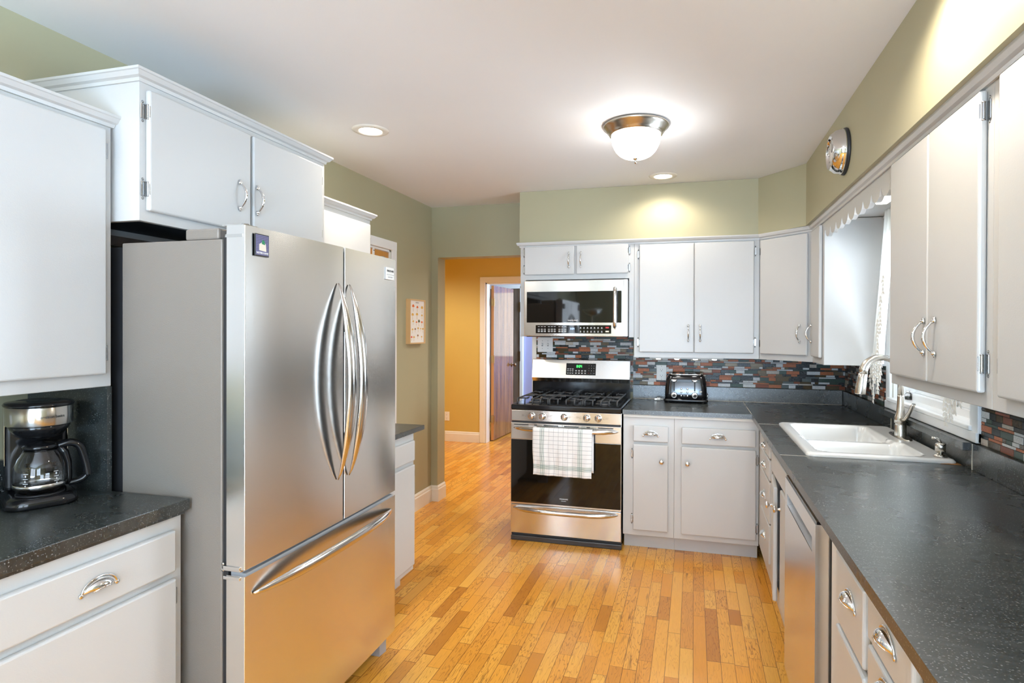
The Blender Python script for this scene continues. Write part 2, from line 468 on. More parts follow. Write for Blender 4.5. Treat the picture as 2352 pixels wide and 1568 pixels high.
# baseboards with a moulded cap
def baseboard(name, runs, m=None):
    g = G()
    for (x0, y0, x1, y1, nx, ny, e0, e1) in runs:   # along a wall, n = direction into the room; e = mitre extension
        d = Vector((x1 - x0, y1 - y0, 0)); L = d.length; d.normalize(); n = Vector((nx, ny, 0))
        prof = [(0, 0), (.016, 0), (.016, .098), (.011, .106), (.011, .118), (.005, .128), (0, .130)]
        a = []; b = []
        for (p, z) in prof:
            a.append(Vector((x0, y0, z)) + n * p - d * (e0 * p)); b.append(Vector((x1, y1, z)) + n * p + d * (e1 * p))
        va = [g.bm.verts.new(v) for v in a]; vb = [g.bm.verts.new(v) for v in b]
        k = len(prof)
        for i in range(k): g.bm.faces.new((va[i], va[(i + 1) % k], vb[(i + 1) % k], vb[i]))
        g.bm.faces.new(va[::-1]); g.bm.faces.new(vb)
    return struct(name, g, m or M['trim'])
baseboard('baseboard_left', [(XL, 3.89, XL, YB, 1, 0, 0, -1), (XL, YB, OX0, YB, 0, -1, -1, 1), (OX0, YB, OX0, YB + OT, 1, 0, 1, 0)])
baseboard('baseboard_hall', [(-4.1, HALL_Y, HD0 - .074, HALL_Y, 0, -1, 0, 0), (HD1 + .074, HALL_Y, .1, HALL_Y, 0, -1, 0, 0)])
# pantry door in the left wall
g = G()
for a, b in ((PD0 - .065, PD0), (PD1, PD1 + .065)): g.box(XL, XL + .016, a, b, 0, PDZ + .065, bev=.004)
g.box(XL, XL + .017, PD0 - .065, PD1 + .065, PDZ, PDZ + .065, bev=.004)
g.box(XL - .118, XL - .001, PD1 - .014, PD1 - .001, 0, PDZ).box(XL - .118, XL - .001, PD0 + .001, PD0 + .014, 0, PDZ).box(XL - .118, XL - .001, PD0, PD1, PDZ - .014, PDZ - .001)
struct('trim_3', g, M['vinyl'])
pd = struct('door_1', G().box(XL - .045, XL - .008, PD0 + .016, PD1 - .016, .012, PDZ - .018, bev=.003), M['orange'])
part('door_latch', G().box(XL - .009, XL - .001, 3.575, 3.60, PDZ - .07, PDZ - .012, bev=.003).cyl((XL - .012, 3.587, PDZ - .03), .004, .014, 'x', mi=1), [M['plate'], M['slot']], pd, 'white hook latch')

# brown door swung open into the far room, in the hall doorway
dang = math.radians(87)
dt = struct('door_2', G().box(0, .72, -.018, .018, .012, HDZ - .025, bev=.003).box(-.002, .001, -.0185, .0185, .012, HDZ - .025, 1), [M['walnut'], M['orange']])
dt.location = (HD0 + .045, HALL_Y + .14, 0); dt.rotation_euler = (0, 0, dang)
dk = part('door_knob', G().lathe([(0, 0), (.026, .0), (.026, .006), (.010, .012), (.009, .03), (.022, .04), (.027, .052), (.02, .064), (0, .068)], (.655, -.018, .945), 'y', 20, M4=Matrix.Identity(4)), M['brassd'], dt)
dk.data.transform(Matrix.Translation((0, -.036, 0)) @ Matrix.Scale(-1, 4, (0, 1, 0)))
for z in (.28, 1.05, 1.78):
    part('hinge', G().box(-.012, .0, -.017, .016, z - .045, z + .045).cyl((-.008, -.022, z - .05), .007, .10, 'z', 12), M['brass'], dt)
# second door on the far wall
g = G(); g.box(-3.35, -2.565, 8.585, 8.615, .01, 2.06)
d3 = struct('door_3', g, M['panelling'])
for x in (-3.15, -2.95, -2.75): part('groove', G().box(x - .002, x + .002, 8.583, 8.587, .02, 2.05), M['slot'], d3)
part('hinge', G().box(-2.585, -2.556, 8.57, 8.6, .95, 1.10), M['brassd'], d3)
part('hinge', G().box(-2.585, -2.556, 8.57, 8.6, 1.70, 1.85), M['brassd'], d3)
g = G(); g.box(-2.565, -2.515, 8.57, 8.62, 0, 2.10, bev=.004).box(-3.42, -2.515, 8.57, 8.62, 2.06, 2.12, bev=.004)
struct('trim_4', g, M['vinyl'])
# far-room window with blinds, past the lavender wall
g = G(); g.box(-2.30, -1.45, 8.60, 8.615, 1.02, 2.0)
w3 = struct('window_3', g, emis('daylit_blind', (.82, .90, 1), 1.7))
g = G()
for k in range(24): g.box(-2.29, -1.46, 8.588, 8.598, 1.03 + k * .04, 1.033 + k * .04)
part('blind', g, M['vinyl'], w3)

# sink window (right wall)
g = G()
ox = XR
for a, b in ((WY0 - .068, WY0 - .001), (WY1 + .001, WY1 + .068)): g.box(ox - .016, ox, a, b, 1.018, WZ1 + .068, bev=.004)
g.box(ox - .017, ox, WY0 - .068, WY1 + .068, WZ1 + .001, WZ1 + .068, bev=.004)
g.box(ox - .022, ox, WY0 - .068, WY1 + .068, 1.018, 1.058, bev=.004)           # apron
g.box(ox - .026, ox + .002, WY0 - .02, WY1 + .02, 1.058, 1.0775, bev=.004).box(ox, ox + .149, WY0 + .0003, WY1 - .0003, 1.0752, 1.0772)       # stool
g.box(ox + .001, ox + .149, WY0 + .0002, WY0 + .006, WZ0, WZ1).box(ox + .001, ox + .149, WY1 - .006, WY1 - .0002, WZ0, WZ1).box(ox + .001, ox + .149, WY0, WY1, WZ1 - .006, WZ1 - .0002).box(ox + .10, ox + .149, WY0, WY1, WZ0 - .003, WZ0 + .0005)
win = struct('window_1', g, M['vinyl'])
g = G()
fx0, fx1 = ox + .055, ox + .125
g.box(fx0, fx1, WY0 + .001, WY0 + .05, WZ0, WZ1).box(fx0, fx1, WY1 - .05, WY1 - .001, WZ0, WZ1)
g.box(fx0 + .001, fx1, WY0 + .04, WY1 - .04, WZ0, WZ0 + .035).box(fx0 + .001, fx1, WY0 + .04, WY1 - .04, WZ1 - .04, WZ1)
part('window_frame', g, M['vinyl'], win)
for (a, b, dx) in ((WY0 + .05, 2.99, 0), (2.95, WY1 - .05, .018)):
    g = G(); x0 = fx0 + .012 + dx; x1 = x0 + .022; z0 = WZ0 + .036; z1 = WZ1 - .041; w = .042
    g.box(x0, x1, a, a + w, z0, z1, bev=.003).box(x0, x1, b - w, b, z0, z1, bev=.003)
    g.box(x0, x1, a + w, b - w, z0, z0 + w * .8, bev=.003).box(x0, x1, a + w, b - w, z1 - w, z1, bev=.003)
    s_ = part('window_sash', g, M['vinyl'], win)
    part('window_pane', G().box(x0 + .009, x0 + .013, a + w, b - w, z0 + w * .8, z1 - w), M['pane'], s_)
# neighbouring house siding seen through the panes
g = G(); g.box(4.6, 4.7, 1.5, 12.5, -.3, 3.2)
struct('ground', G().box(XR + .151, 14, -9, 16, -.40, -.32), mat('pale_patio', (.42, .45, .48), .7))
sd = struct('wall_neighbour', g, mat('neighbour_siding', (.62, .68, .74), .6))
g = G()
for k in range(26): g.prism([(4.575, -.3 + k * .13), (4.60, -.3 + k * .13), (4.60, -.18 + k * .13)], 1.5, 12.5, axis='y')
part('siding_board', g, M['vinyl'], sd, kind='stuff')

# ------------------------------------------------------------------ shared small hardware meshes (local: front faces -y)
def mesh_bow():
    g = G(); n = 15; L = .058; pts = []; rad = []
    for i in range(n):
        t = i / (n - 1); z = -L * .78 + 2 * L * .78 * t
        pts.append((0, -.006 - .026 * math.sin(PI * t) ** .75, z)); rad.append(.0032 + .0020 * math.sin(PI * t))
    g.tube(pts, rad, 10)
    for s in (-1, 1):
        g.lathe([(0, 0), (.0075, .001), (.0085, .004), (.0055, .008), (.004, .011), (0, .012)], (0, 0, s * L * .82), 'y', 14, M4=Matrix.Scale(-1, 4, (0, 1, 0)))
        g.tube([(0, -.004, s * L * .78), (0, -.005, s * L * .93), (0, -.003, s * L)], [.0055, .0042, .0060], 10, flat=.6, up=(0, 1, 0))
    return g.mesh('bow_pull', M['chrome'])
def mesh_cup():
    g = G(); hw, hh, dp = .043, .030, .024
    nu, nv = 22, 9; rows = []
    for j in range(nv + 1):
        e = (PI / 2) * j / nv      # 0 at the flange, 90 deg at front bottom
        row = []
        for i in range(nu + 1):
            a = PI * i / nu
            x = -hw * math.cos(a) * math.cos(e * .62); z = hh * math.sin(a) * math.cos(e * .78); y = -dp * math.sin(e) * (math.sin(a) ** .55 if 0 < i < nu else 0)
            row.append(g.bm.verts.new((x, y - .001, z)))
        rows.append(row)
    for a, b in zip(rows, rows[1:]):
        for i in range(nu):
            f = g.bm.faces.new((a[i], a[i + 1], b[i + 1], b[i])); f.smooth = True
    fl = [(-math.cos(PI * i / nu) * (hw + .003), 0, math.sin(PI * i / nu) * (hh + .003)) for i in range(nu + 1)]
    g.tube([(x, -.002, z) for x, _, z in fl], .0028, 8)
    g.tube([(rows[-1][0].co.x, -.002, 0)] + [tuple(v.co) for v in rows[-1]] + [(rows[-1][-1].co.x, -.002, 0)], .0018, 6)
    for s in (-1, 1): g.lathe([(0, 0), (.007, .001), (.006, .004), (0, .005)], (s * (hw + .004), 0, .0), 'y', 12, M4=Matrix.Scale(-1, 4, (0, 1, 0)))
    return g.mesh('cup_pull', M['chrome'])
def mesh_knob():
    g = G()
    g.lathe([(0, 0), (.0085, 0), (.0085, .003), (.0055, .006), (.005, .014), (.010, .019), (.0155, .023), (.0160, .027), (.0125, .031), (.006, .033), (0, .0335)], (0, 0, 0), 'y', 24, M4=Matrix.Scale(-1, 4, (0, 1, 0)))
    return g.mesh('round_knob', M['chrome'])
def mesh_hinge():
    g = G()
    g.box(-.002, .016, -.003, 0, -.024, .024, bev=.0014)       # leaf on the face frame
    g.cyl((-.002, -.010, -.020), .0048, .040, 'z', 12)
    for z in (-.024, .020): g.lathe([(0, 0), (.0052, .0), (.0052, .003), (0, .005)], (-.002, -.010, z), 'z', 12)
    g.box(-.006, -.001, -.019, -.008, -.018, .018, bev=.001)
    for z in (-.030, .030): g.lathe([(0, 0), (.0045, .0), (0, .003)], (.008, 0, z), 'y', 10, M4=Matrix.Scale(-1, 4, (0, 1, 0)))
    return g.mesh('hinge', M['chromeD'])
HW = dict(bow=mesh_bow(), cup=mesh_cup(), knob=mesh_knob(), hinge=mesh_hinge())
HNAME = dict(bow='bow_handle', cup='cup_handle', knob='knob')

def front(parent, kind, x0, x1, z0, z1, pull=None, hinges=(), ajar=0, t=.020, side='l'):
    """door or drawer front standing proud of the face frame (local y=0)"""
    g = G(); w = x1 - x0
    ox_ = 0 if side == 'l' else -w
    g.box(ox_, ox_ + w, -t, -.0006, z0, z1, bev=.0065, seg=3)
    for f in g.bm.faces: f.smooth = False
    px = x0 if side == 'l' else x1
    o = part(kind, g, M['cab'], parent, loc=(px, 0, 0), rot=(0, 0, ajar))
    if pull:
        k, hx, hz = pull
        part(HNAME[k], HW[k], None, o, loc=(hx - px, -t, hz))
    for (sd, hz) in hinges:
        h = part('hinge', HW['hinge'], None, parent, loc=(x1 if sd == 'r' else x0, 0, hz), rot=(0, 0, 0))
        if sd == 'l': h.scale = (-1, 1, 1)
    return o
def crown(g, x0, x1, d, z, y0=0, left=True, right=True, h=.036, p=.030):
    """small cornice around the top of a wall cabinet (front y=y0)"""
    prof = [(0, 0), (.006, 0), (.008, .010), (.018, .014), (p - .004, h - .010), (p, h - .008), (p, h), (0, h)]
    rings = []
    stations = []
    if left: stations.append((x0, y0 + d, -1, 0))
    stations += [(x0, y0, -1 if left else 0, -1), (x1, y0, 1 if right else 0, -1)]
    if right: stations.append((x1, y0 + d, 1, 0))
    for (x, y, sx_, sy_) in stations:
        rings.append([g.bm.verts.new((x + sx_ * a, y + sy_ * a, z + b)) for a, b in prof])
    for A, B in zip(rings, rings[1:]):
        for i in range(len(prof)):
            g.bm.faces.new((A[i], A[(i + 1) % len(prof)], B[(i + 1) % len(prof)], B[i]))
    g.bm.faces.new(rings[0]); g.bm.faces.new(rings[-1][::-1])
def cabinet(name, label, cat, loc, rz, W, D, z0, z1, fronts, toe=0, toe_in=.075, toe_x=(0, 0), body=None, crn=None, group=None, kickmat=None):
    t = thing(name, label, cat, loc, rz, group)
    g = G()
    if body: body(g)
    else: g.box(0, W, 0, D, z0, z1, bev=.0015, seg=1)
    if crn: crown(g, 0, W, D, z1, left=crn[0], right=crn[1])
    part('body', g, M['cab'], t)
    if toe:
        part('toe_kick', G().box(toe_x[0], W - toe_x[1], toe_in, D - .01, 0, z0 - .0008), M['cab'], t)
    for f in fronts: front(t, **f)
    return t
RL, RR = PI / 2, -PI / 2      # left run faces +x, right run faces -x

# ------------------------------------------------------------------ left side
def Lx(y, y0): return y - y0
# base cabinet under the coffee maker
y0 = .46; FX = -1.50
cabinet('base_cabinet', 'white base cabinet under the coffee maker counter, one wide drawer over a door', 'cabinet', (FX, y0, 0), RL, 1.437 - y0, .60, .10, .868, [
    dict(kind='drawer', x0=.93 - y0, x1=1.403 - y0, z0=.709, z1=.832, pull=('cup', 1.168 - y0, .758)),
    dict(kind='door', x0=.93 - y0, x1=1.405 - y0, z0=.135, z1=.688, hinges=[('r', .63), ('r', .22)]),
    dict(kind='drawer', x0=.49 - y0, x1=.895 - y0, z0=.709, z1=.832, pull=('cup', .69 - y0, .758)),
    dict(kind='door', x0=.49 - y0, x1=.895 - y0, z0=.135, z1=.688)], toe=1)
g = G(); g.box(XL + .002, -1.476, .44, 1.446, .8815, .915, bev=.002).box(XL + .002, XL + .022, .44, 1.425, .9155, 1.015, bev=.001)
g.box(XL + .003, -1.778, 1.428, 1.444, .9155, 1.2465)
g.box(XL + .004, -1.49, .45, 1.44, .8695, .8813)
tag(link('countertop', g.mesh('countertop', M['slate'])), 'short black stone countertop left of the fridge, under the coffee maker', 'countertop')
y0 = .50
cabinet('wall_cabinet', 'white wall cabinet over the coffee maker, at the left edge', 'cabinet', (-1.78, y0, 0), RL, 1.443 - y0, .333, 1.248, 2.062, [
    dict(kind='door', x0=.955 - y0, x1=1.415 - y0, z0=1.287, z1=2.048, hinges=[('r', 1.985), ('r', 1.353)]),
    dict(kind='door', x0=.52 - y0, x1=.95 - y0, z0=1.287, z1=2.048)], crn=(False, True))
y0 = 1.452
def body_fc(g):
    W = 2.40 - y0; D = .437
    g.box(0, W, 0, .02, 1.769, 2.202).box(0, .018, .02, D, 1.769, 2.184).box(W - .018, W, .02, D, 1.769, 2.184).box(0, W, .02, D, 2.184, 2.202).box(.018, W - .018, D - .01, D, 1.775, 2.184)
fc = cabinet('over_fridge_cabinet', 'deep white two-door cabinet mounted above the refrigerator', 'cabinet', (-1.677, y0, 0), RL, 2.40 - y0, .437, 1.769, 2.202, [
    dict(kind='door', x0=1.471 - y0, x1=1.908 - y0, z0=1.801, z1=2.182, pull=('bow', 1.847 - y0, 1.932), hinges=[('l', 2.113), ('l', 1.870)]),
    dict(kind='door', x0=1.922 - y0, x1=2.362 - y0, z0=1.801, z1=2.182, pull=('bow', 1.938 - y0, 1.932), hinges=[('r', 2.113), ('r', 1.870)])], body=body_fc, crn=(True, True))
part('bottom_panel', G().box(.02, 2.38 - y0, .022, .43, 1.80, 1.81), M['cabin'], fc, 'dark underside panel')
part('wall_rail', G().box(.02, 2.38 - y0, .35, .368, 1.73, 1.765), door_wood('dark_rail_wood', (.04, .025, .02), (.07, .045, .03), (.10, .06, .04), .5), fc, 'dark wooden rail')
y0 = 2.44
cabinet('wall_cabinet', 'white wall cabinet showing over the top right of the fridge', 'cabinet', (-1.79, y0, 0), RL, 2.993 - y0, .323, 1.248, 2.050, [
    dict(kind='door', x0=2.47 - y0, x1=2.968 - y0, z0=1.287, z1=2.022, hinges=[('r', 1.93), ('r', 1.353)])], crn=(True, True))
y0 = 2.40
cabinet('base_cabinet', 'white base cabinet beyond the refrigerator with a small dark-topped counter', 'cabinet', (FX, y0, 0), RL, 2.964 - y0, .60, .10, .858, [
    dict(kind='drawer', x0=2.44 - y0, x1=2.945 - y0, z0=.709, z1=.82, pull=None),
    dict(kind='door', x0=2.44 - y0, x1=2.945 - y0, z0=.135, z1=.688, hinges=[('r', .64), ('r', .215)])], toe=1, toe_in=.08, toe_x=(0, -.0))
g = G(); g.box(XL + .002, -1.476, 2.39, 3.052, .862, .888, bev=.002)
tag(link('countertop', g.mesh('countertop', M['slate'])), 'dark stone countertop end poking out beyond the refrigerator', 'countertop')

# ------------------------------------------------------------------ refrigerator (local: x = width, front -y)
FY0, FW_ = 1.454, .907
fr = thing('refrigerator', 'tall stainless steel french-door refrigerator with bottom freezer drawer', 'refrigerator', (-1.284, FY0, 0), RL)
g = G(); g.box(.004, FW_ - .004, .086, .47, .03, 1.700, bev=.004); part('cabinet', g, M['fridgeside'], fr)
part('rear_housing', G().box(.02, FW_ - .02, .47, .79, .03, 1.69), M['blackm'], fr, 'dark rear housing')
part('gasket', G().box(.010, FW_ - .010, .068, .0862, .09, 1.705).box(1.950 - FY0 - .0045, 1.950 - FY0 + .0045, .004, .068, .72, 1.725), M['rubber'], fr, 'black door gasket and dark strip shading the gap between the doors')  # second box is a dark strip that blackens the door gap like shade
def bow_y(x):      # slightly convex front across the whole width
    return -.009 * (1 - (2 * x / FW_ - 1) ** 2)
def curved_slab(x0, x1, z0, z1, thick=.066, ns=14, r=.0022):
    g = G(); bot = []; top = []
    pts = []
    for i in range(ns + 1):
        x = x0 + (x1 - x0) * i / ns; pts.append((x, bow_y(x)))
    pts[0] = (x0, bow_y(x0) + r); pts.insert(1, (x0 + r * .3, bow_y(x0) + r * .3)); pts.insert(2, (x0 + r, bow_y(x0 + r)))
    pts[-1] = (x1, bow_y(x1) + r); pts.insert(-1, (x1 - r, bow_y(x1 - r))); pts.insert(-1, (x1 - r * .3, bow_y(x1) + r * .3))
    pts += [(x1, thick), (x0, thick)]
    g.prism(pts, z0, z1)
    for f in g.bm.faces: f.smooth = False
    return g
split = 1.950 - FY0
ZF0, ZF1, ZD0, ZD1 = .089, .692, .712, 1.738
dl = part('left_door', curved_slab(.0, split - .005, ZD0, ZD1), M['steel'], fr)
dr = part('right_door', curved_slab(split + .005, FW_, ZD0, ZD1), M['steel'], fr)
fd = part('freezer_drawer', curved_slab(.0, FW_, ZF0, ZF1), M['steel'], fr)
part('drawer_lip', G().box(.012, FW_ - .012, .006, .06, ZF1, ZF1 + .006).box(.012, FW_ - .012, .02, .06, ZF1 + .006, ZD0), [M['grey']], fr, 'grey strip between doors and drawer')
def vhandle(parent, x, lean):
    g = G(); n = 33; pts = []; rad = []; fl = []
    z0, z1 = .872, 1.600
    for i in range(n):
        t = i / (n - 1); s_ = math.sin(PI * t)
        pts.append((x + lean * s_, bow_y(x) - .004 - .066 * s_ ** .8, z0 + (z1 - z0) * t)); rad.append(.0030 + .0190 * min(1, s_ * 1.35) ** .8); fl.append(.62)
    g.tube(pts, rad, 16, flat=fl, up=(0, 1, 0), back=1)  # door side black: dark inner face, also standing in for the handle's shadow
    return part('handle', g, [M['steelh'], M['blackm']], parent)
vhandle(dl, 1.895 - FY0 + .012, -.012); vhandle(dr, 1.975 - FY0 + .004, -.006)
g = G(); n = 41; pts = []; rad = []
for i in range(n):
    t = i / (n - 1); s_ = math.sin(PI * t)
    pts.append((.030 + .835 * t, -.004 + bow_y(.03 + .835 * t) - .058 * s_ ** .75, .632 + .018 * s_ + .008 * t)); rad.append(.004 + .0145 * min(1, s_ * 1.8) ** .7)
g.tube(pts, rad, 16, flat=.62, up=(0, 1, 0), back=1); part('handle', g, [M['steelh'], M['blackm']], fd)  # same black door side here, darkening the handle's reflection
for (a, b, nm) in ((.006, .085, 'hinge_cover'), (FW_ - .085, FW_ - .006, 'hinge_cover')):
    part(nm, G().box(a, b, .10, .225, 1.700, 1.734, bev=.006).cyl(((a + b) / 2, .088, 1.700), .015, .034, 'z', 20).cyl(((a + b) / 2, .04, 1.738), .011, .012, 'z', 20), M['fridgeside'], fr, 'beige-grey hinge cover')
part('hinge_bracket', G().box(.004, .060, .008, .085, 1.7385, 1.742).box(-.0015, .0, .008, .07, 1.703, 1.712), M['steelh'], fr)
part('hinge_bracket', G().box(-.003, .03, .012, .085, ZD0 - .006, ZD0 - .001, bev=.001).box(-.004, -.0005, .016, .075, ZD0 - .004, ZD0 + .008, bev=.001).box(-.004, -.0005, .016, .075, ZF1 - .012, ZF1 - .002, bev=.001).lathe([(0, 0), (.006, .001), (0, .006)], (-.002, .078, ZD0 + .012), 'x', 10).lathe([(0, 0), (.006, .001), (0, .006)], (-.002, .078, ZD0 - .006), 'x', 10), M['chrome'], fr)
for x in (.05, FW_ - .05):
    part('foot', G().prism([(x - .022, .035), (x + .026, .030), (x + .030, .12), (x - .022, .12)], .0005, ZF0 - .001), M['grey'], fr)
bx = part('badge', G().box(2.262 - FY0, 2.330 - FY0, -.0095, -.003, 1.645, 1.698, bev=.002).box(2.264 - FY0, 2.328 - FY0, -.0102, -.0094, 1.6655, 1.6665, 1), [M['plate'], M['blackp']], fr, 'white badge')
lettering('FRIGIDAIRE', .0125, M['blackp'], bx, (2.296 - FY0, -.0100, 1.682), sx=.95)
lettering('GALLERY', .0075, M['grey'], bx, (2.296 - FY0, -.0100, 1.655), sx=1.3)
# plaid magnet stuck on the left door (its mascot left out)
mg = thing('fridge_magnet', 'small square navy plaid magnet on the upper left of the fridge door', 'magnet', (-1.284 + .004, 1.516, 1.685), RL)
mm = mat('navy_plaid', (.05, .05, .12), .4); n_ = N(mm)
xx, yy, zz = n_.sep(n_.pos())
pl = n_.math('MAXIMUM', n_.math('GREATER_THAN', n_.math('FRACT', n_.math('MULTIPLY', yy, 210.0)), .7), n_.math('GREATER_THAN', n_.math('FRACT', n_.math('MULTIPLY', zz, 210.0)), .7))
n_.set('Base Color', n_.mix(pl, (.012, .012, .035, 1), (.22, .21, .42, 1)))
part('backing', G().box(-.030, .030, -.004, .0, -.034, .034, bev=.0015), M['blackp'], mg)
part('plaid_face', G().box(-.0265, .0265, -.0046, -.0041, -.0305, .0305), mm, mg, 'navy plaid face')
part('patch', G().prism([(-.014, -.016), (.016, -.018), (.014, .004), (.006, .010), (-.004, .008), (-.014, .002)], -.0053, -.0047, axis='y').prism([(-.004, .004), (.010, .002), (.008, .014), (-.002, .016)], -.0058, -.0053, 1, axis='y'), [M['cream'], M['greenp']], mg, 'cream and green patch')
lettering('NOTRE DAME', .0085, M['white'], mg, (0, -.0050, -.024), sx=.95)

# ------------------------------------------------------------------ wooden-framed mushroom print
pf = thing('framed_print', 'mushroom chart print in a pale wooden box frame on the left wall', 'picture', (XL, 4.05, 1.318), RL)
# local x along +Y, front at y=-.035
PW, PH, PDp = .262, .345, .036
g = G(); w = .010
g.box(0, w, -PDp, -.0005, 0, PH).box(PW - w, PW, -PDp, -.0005, 0, PH).box(w, PW - w, -PDp, -.0005, 0, w).box(w, PW - w, -PDp, -.0005, PH - w, PH)
part('frame', g, M['frame'], pf)
caps = [mat('cap_orange', (.75, .16, .03), .6), mat('cap_red', (.70, .07, .04), .6), mat('cap_ochre', (.72, .42, .08), .6), mat('cap_brown', (.25, .11, .04), .6), mat('cap_green', (.10, .12, .06), .6), mat('stem_cream', (.70, .58, .42), .6)]
random.seed(4)
g = G().box(w, PW - w, -PDp + .008, -.002, w, PH - w, 6); rows = [(.055, [.03, .07, .13, .20]), (.115, [.04, .085, .14, .185, .225]), (.17, [.05, .11, .155, .20]), (.225, [.045, .12, .20]), (.285, [.055, .125, .205])]
sizes = {0: 1.35, 1: 1.25, 2: 1.4, 3: 1.8, 4: 1.7}
for ri, (zz_, xs_) in enumerate(rows):
    for xi, x in enumerate(xs_):
        x = x + .012 + random.uniform(-.004, .004); z = zz_ + random.uniform(-.008, .008); s_ = .011 * sizes[ri] * random.uniform(.8, 1.3)
        if x > PW - .03: x = PW - .03
        ci = random.choice([0, 0, 1, 2, 2, 3, 3, 4]); yb = -PDp + .0075
        g.prism([(x - s_ * .22, z - s_ * 1.6), (x + s_ * .22, z - s_ * 1.6), (x + s_ * .14, z), (x - s_ * .14, z)], yb, yb + .0006, 5, axis='y')
        arc = [(x + s_ * .85 * math.cos(a), z + s_ * (1.0 if ci in (3, 4) else .8) * math.sin(a)) for a in [PI * k / 10 for k in range(11)]]
        g.prism(arc + [(x, z - s_ * .15)], yb - .0003, yb + .0004, ci, axis='y')
pr = part('print', g, caps + [M['paper']], pf, 'white sheet of painted mushrooms')
lettering('MUSHROOMS', .0095, M['grey'], pr, (PW / 2, -PDp + .0070, PH - .026), sx=.9)

# ------------------------------------------------------------------ back run wall cabinets
CZ1 = 2.050
def body_mc(g):
    g.box(0, .831, 0, .345, 1.795, CZ1)
    g.box(0, .040, 0, .345, 1.380, 1.795).box(.796, .831, 0, .345, 1.380, 1.795)
o0 = -1.236
cabinet('wall_cabinet', 'short white two-door cabinet directly above the microwave', 'cabinet', (o0, 4.15, 0), 0, .831, .345, 1.795, CZ1, [
    dict(kind='door', x0=-1.202 - o0, x1=-.832 - o0, z0=1.830, z1=2.036, pull=('bow', -.868 - o0, 1.932), hinges=[('l', 1.996), ('l', 1.872)]),
    dict(kind='door', x0=-.816 - o0, x1=-.446 - o0, z0=1.830, z1=2.036, pull=('bow', -.781 - o0, 1.932), hinges=[('r', 1.990), ('r', 1.870)])], body=body_mc)
o0 = -.404
cabinet('wall_cabinet', 'wide white two-door wall cabinet above the toaster', 'cabinet', (o0, 4.15, 0), 0, .826, .345, 1.240, CZ1, [
    dict(kind='door', x0=-.368 - o0, x1=.002 - o0, z0=1.277, z1=2.026, pull=('bow', -.035 - o0, 1.411), hinges=[('l', 1.960), ('l', 1.345)]),
    dict(kind='door', x0=.004 - o0, x1=.388 - o0, z0=1.277, z1=2.026, pull=('bow', .043 - o0, 1.411), hinges=[('r', 1.960), ('r', 1.352)])])
# diagonal corner cabinet
ca = (.4235, 4.15); cb = (.700, 3.872)
dl_ = math.hypot(cb[0] - ca[0], cb[1] - ca[1]); an = math.atan2(cb[1] - ca[1], cb[0] - ca[0])
dc = thing('corner_cabinet', 'white wall cabinet set diagonally across the corner', 'cabinet', (ca[0], ca[1], 0), an)
inv = Matrix.Rotation(-an, 4, 'Z') @ Matrix.Translation((-ca[0], -ca[1], 0))
pl_ = [ca, cb, (XR - .003, cb[1]), (XR - .003, YB - .003), (ca[0], YB - .003)]
pl_ = [tuple((inv @ Vector((a, b, 0)))[:2]) for a, b in pl_]
part('body', G().prism(pl_, 1.240, CZ1), M['cab'], dc)
front(dc, 'door', .018, dl_ - .028, 1.277, 2.026, pull=('bow', dl_ - .075, 1.413), hinges=[('l', 1.955), ('l', 1.345)])
cabinet('wall_cabinet', 'narrow white wall cabinet beside the window with one slim door', 'cabinet', (.70, 3.871, 0), RR, 3.871 - 3.555, XR - .703, 1.240, CZ1, [
    dict(kind='door', x0=.042, x1=.275, z0=1.277, z1=2.026, pull=('bow', .075, 1.413))])
# right wall cabinets
o0 = 2.400
cabinet('wall_cabinet', 'tall white two-door wall cabinet on the right, past the window', 'cabinet', (.70, o0, 0), RR, o0 - 1.6545, XR - .703, 1.240, CZ1 - .010, [
    dict(kind='door', x0=o0 - 2.36, x1=o0 - 2.012, z0=1.277, z1=2.026, pull=('bow', o0 - 2.03, 1.413)),
    dict(kind='door', x0=o0 - 2.008, x1=o0 - 1.684, z0=1.277, z1=2.026, pull=('bow', o0 - 1.945, 1.413), hinges=[('r', 1.975), ('r', 1.350)])])
o0 = 1.6535
cabinet('wall_cabinet', 'white wall cabinet cut by the right edge of the view', 'cabinet', (.70, o0, 0), RR, o0 - .75, XR - .703, 1.240, CZ1 - .010, [
    dict(kind='door', x0=o0 - 1.590, x1=o0 - 1.21, z0=1.277, z1=2.026, hinges=[('l', 1.965), ('l', 1.350)]),
    dict(kind='door', x0=o0 - 1.205, x1=o0 - .80, z0=1.277, z1=2.026)])
# scalloped valance over the sink
g = G(); ya, yb = 2.402, 3.553; zt = CZ1 - .002; NS = 9
prof = [(ya, zt)]
for k in range(NS):
    a = ya + .02 + (yb - ya - .04) * k / NS; b = ya + .02 + (yb - ya - .04) * (k + 1) / NS
    prof.append((a, 1.988))
    for j in range(1, 12):
        t = j / 12; prof.append((a + (b - a) * t, 1.978 - .036 * math.sin(PI * t) ** .75 + (.006 if j in (1, 11) else 0)))
prof += [(b, 1.988), (yb, 1.975), (yb, zt)]
g.prism(prof, .700, .719, axis='x')
vo = tag(link('valance', g.mesh('valance', M['cab'])), 'white scalloped wooden valance bridging the cabinets over the sink window', 'valance')
part('top_board', G().box(.7195, 1.022, 2.4025, 3.5525, 2.052, 2.066), M['cab'], vo)
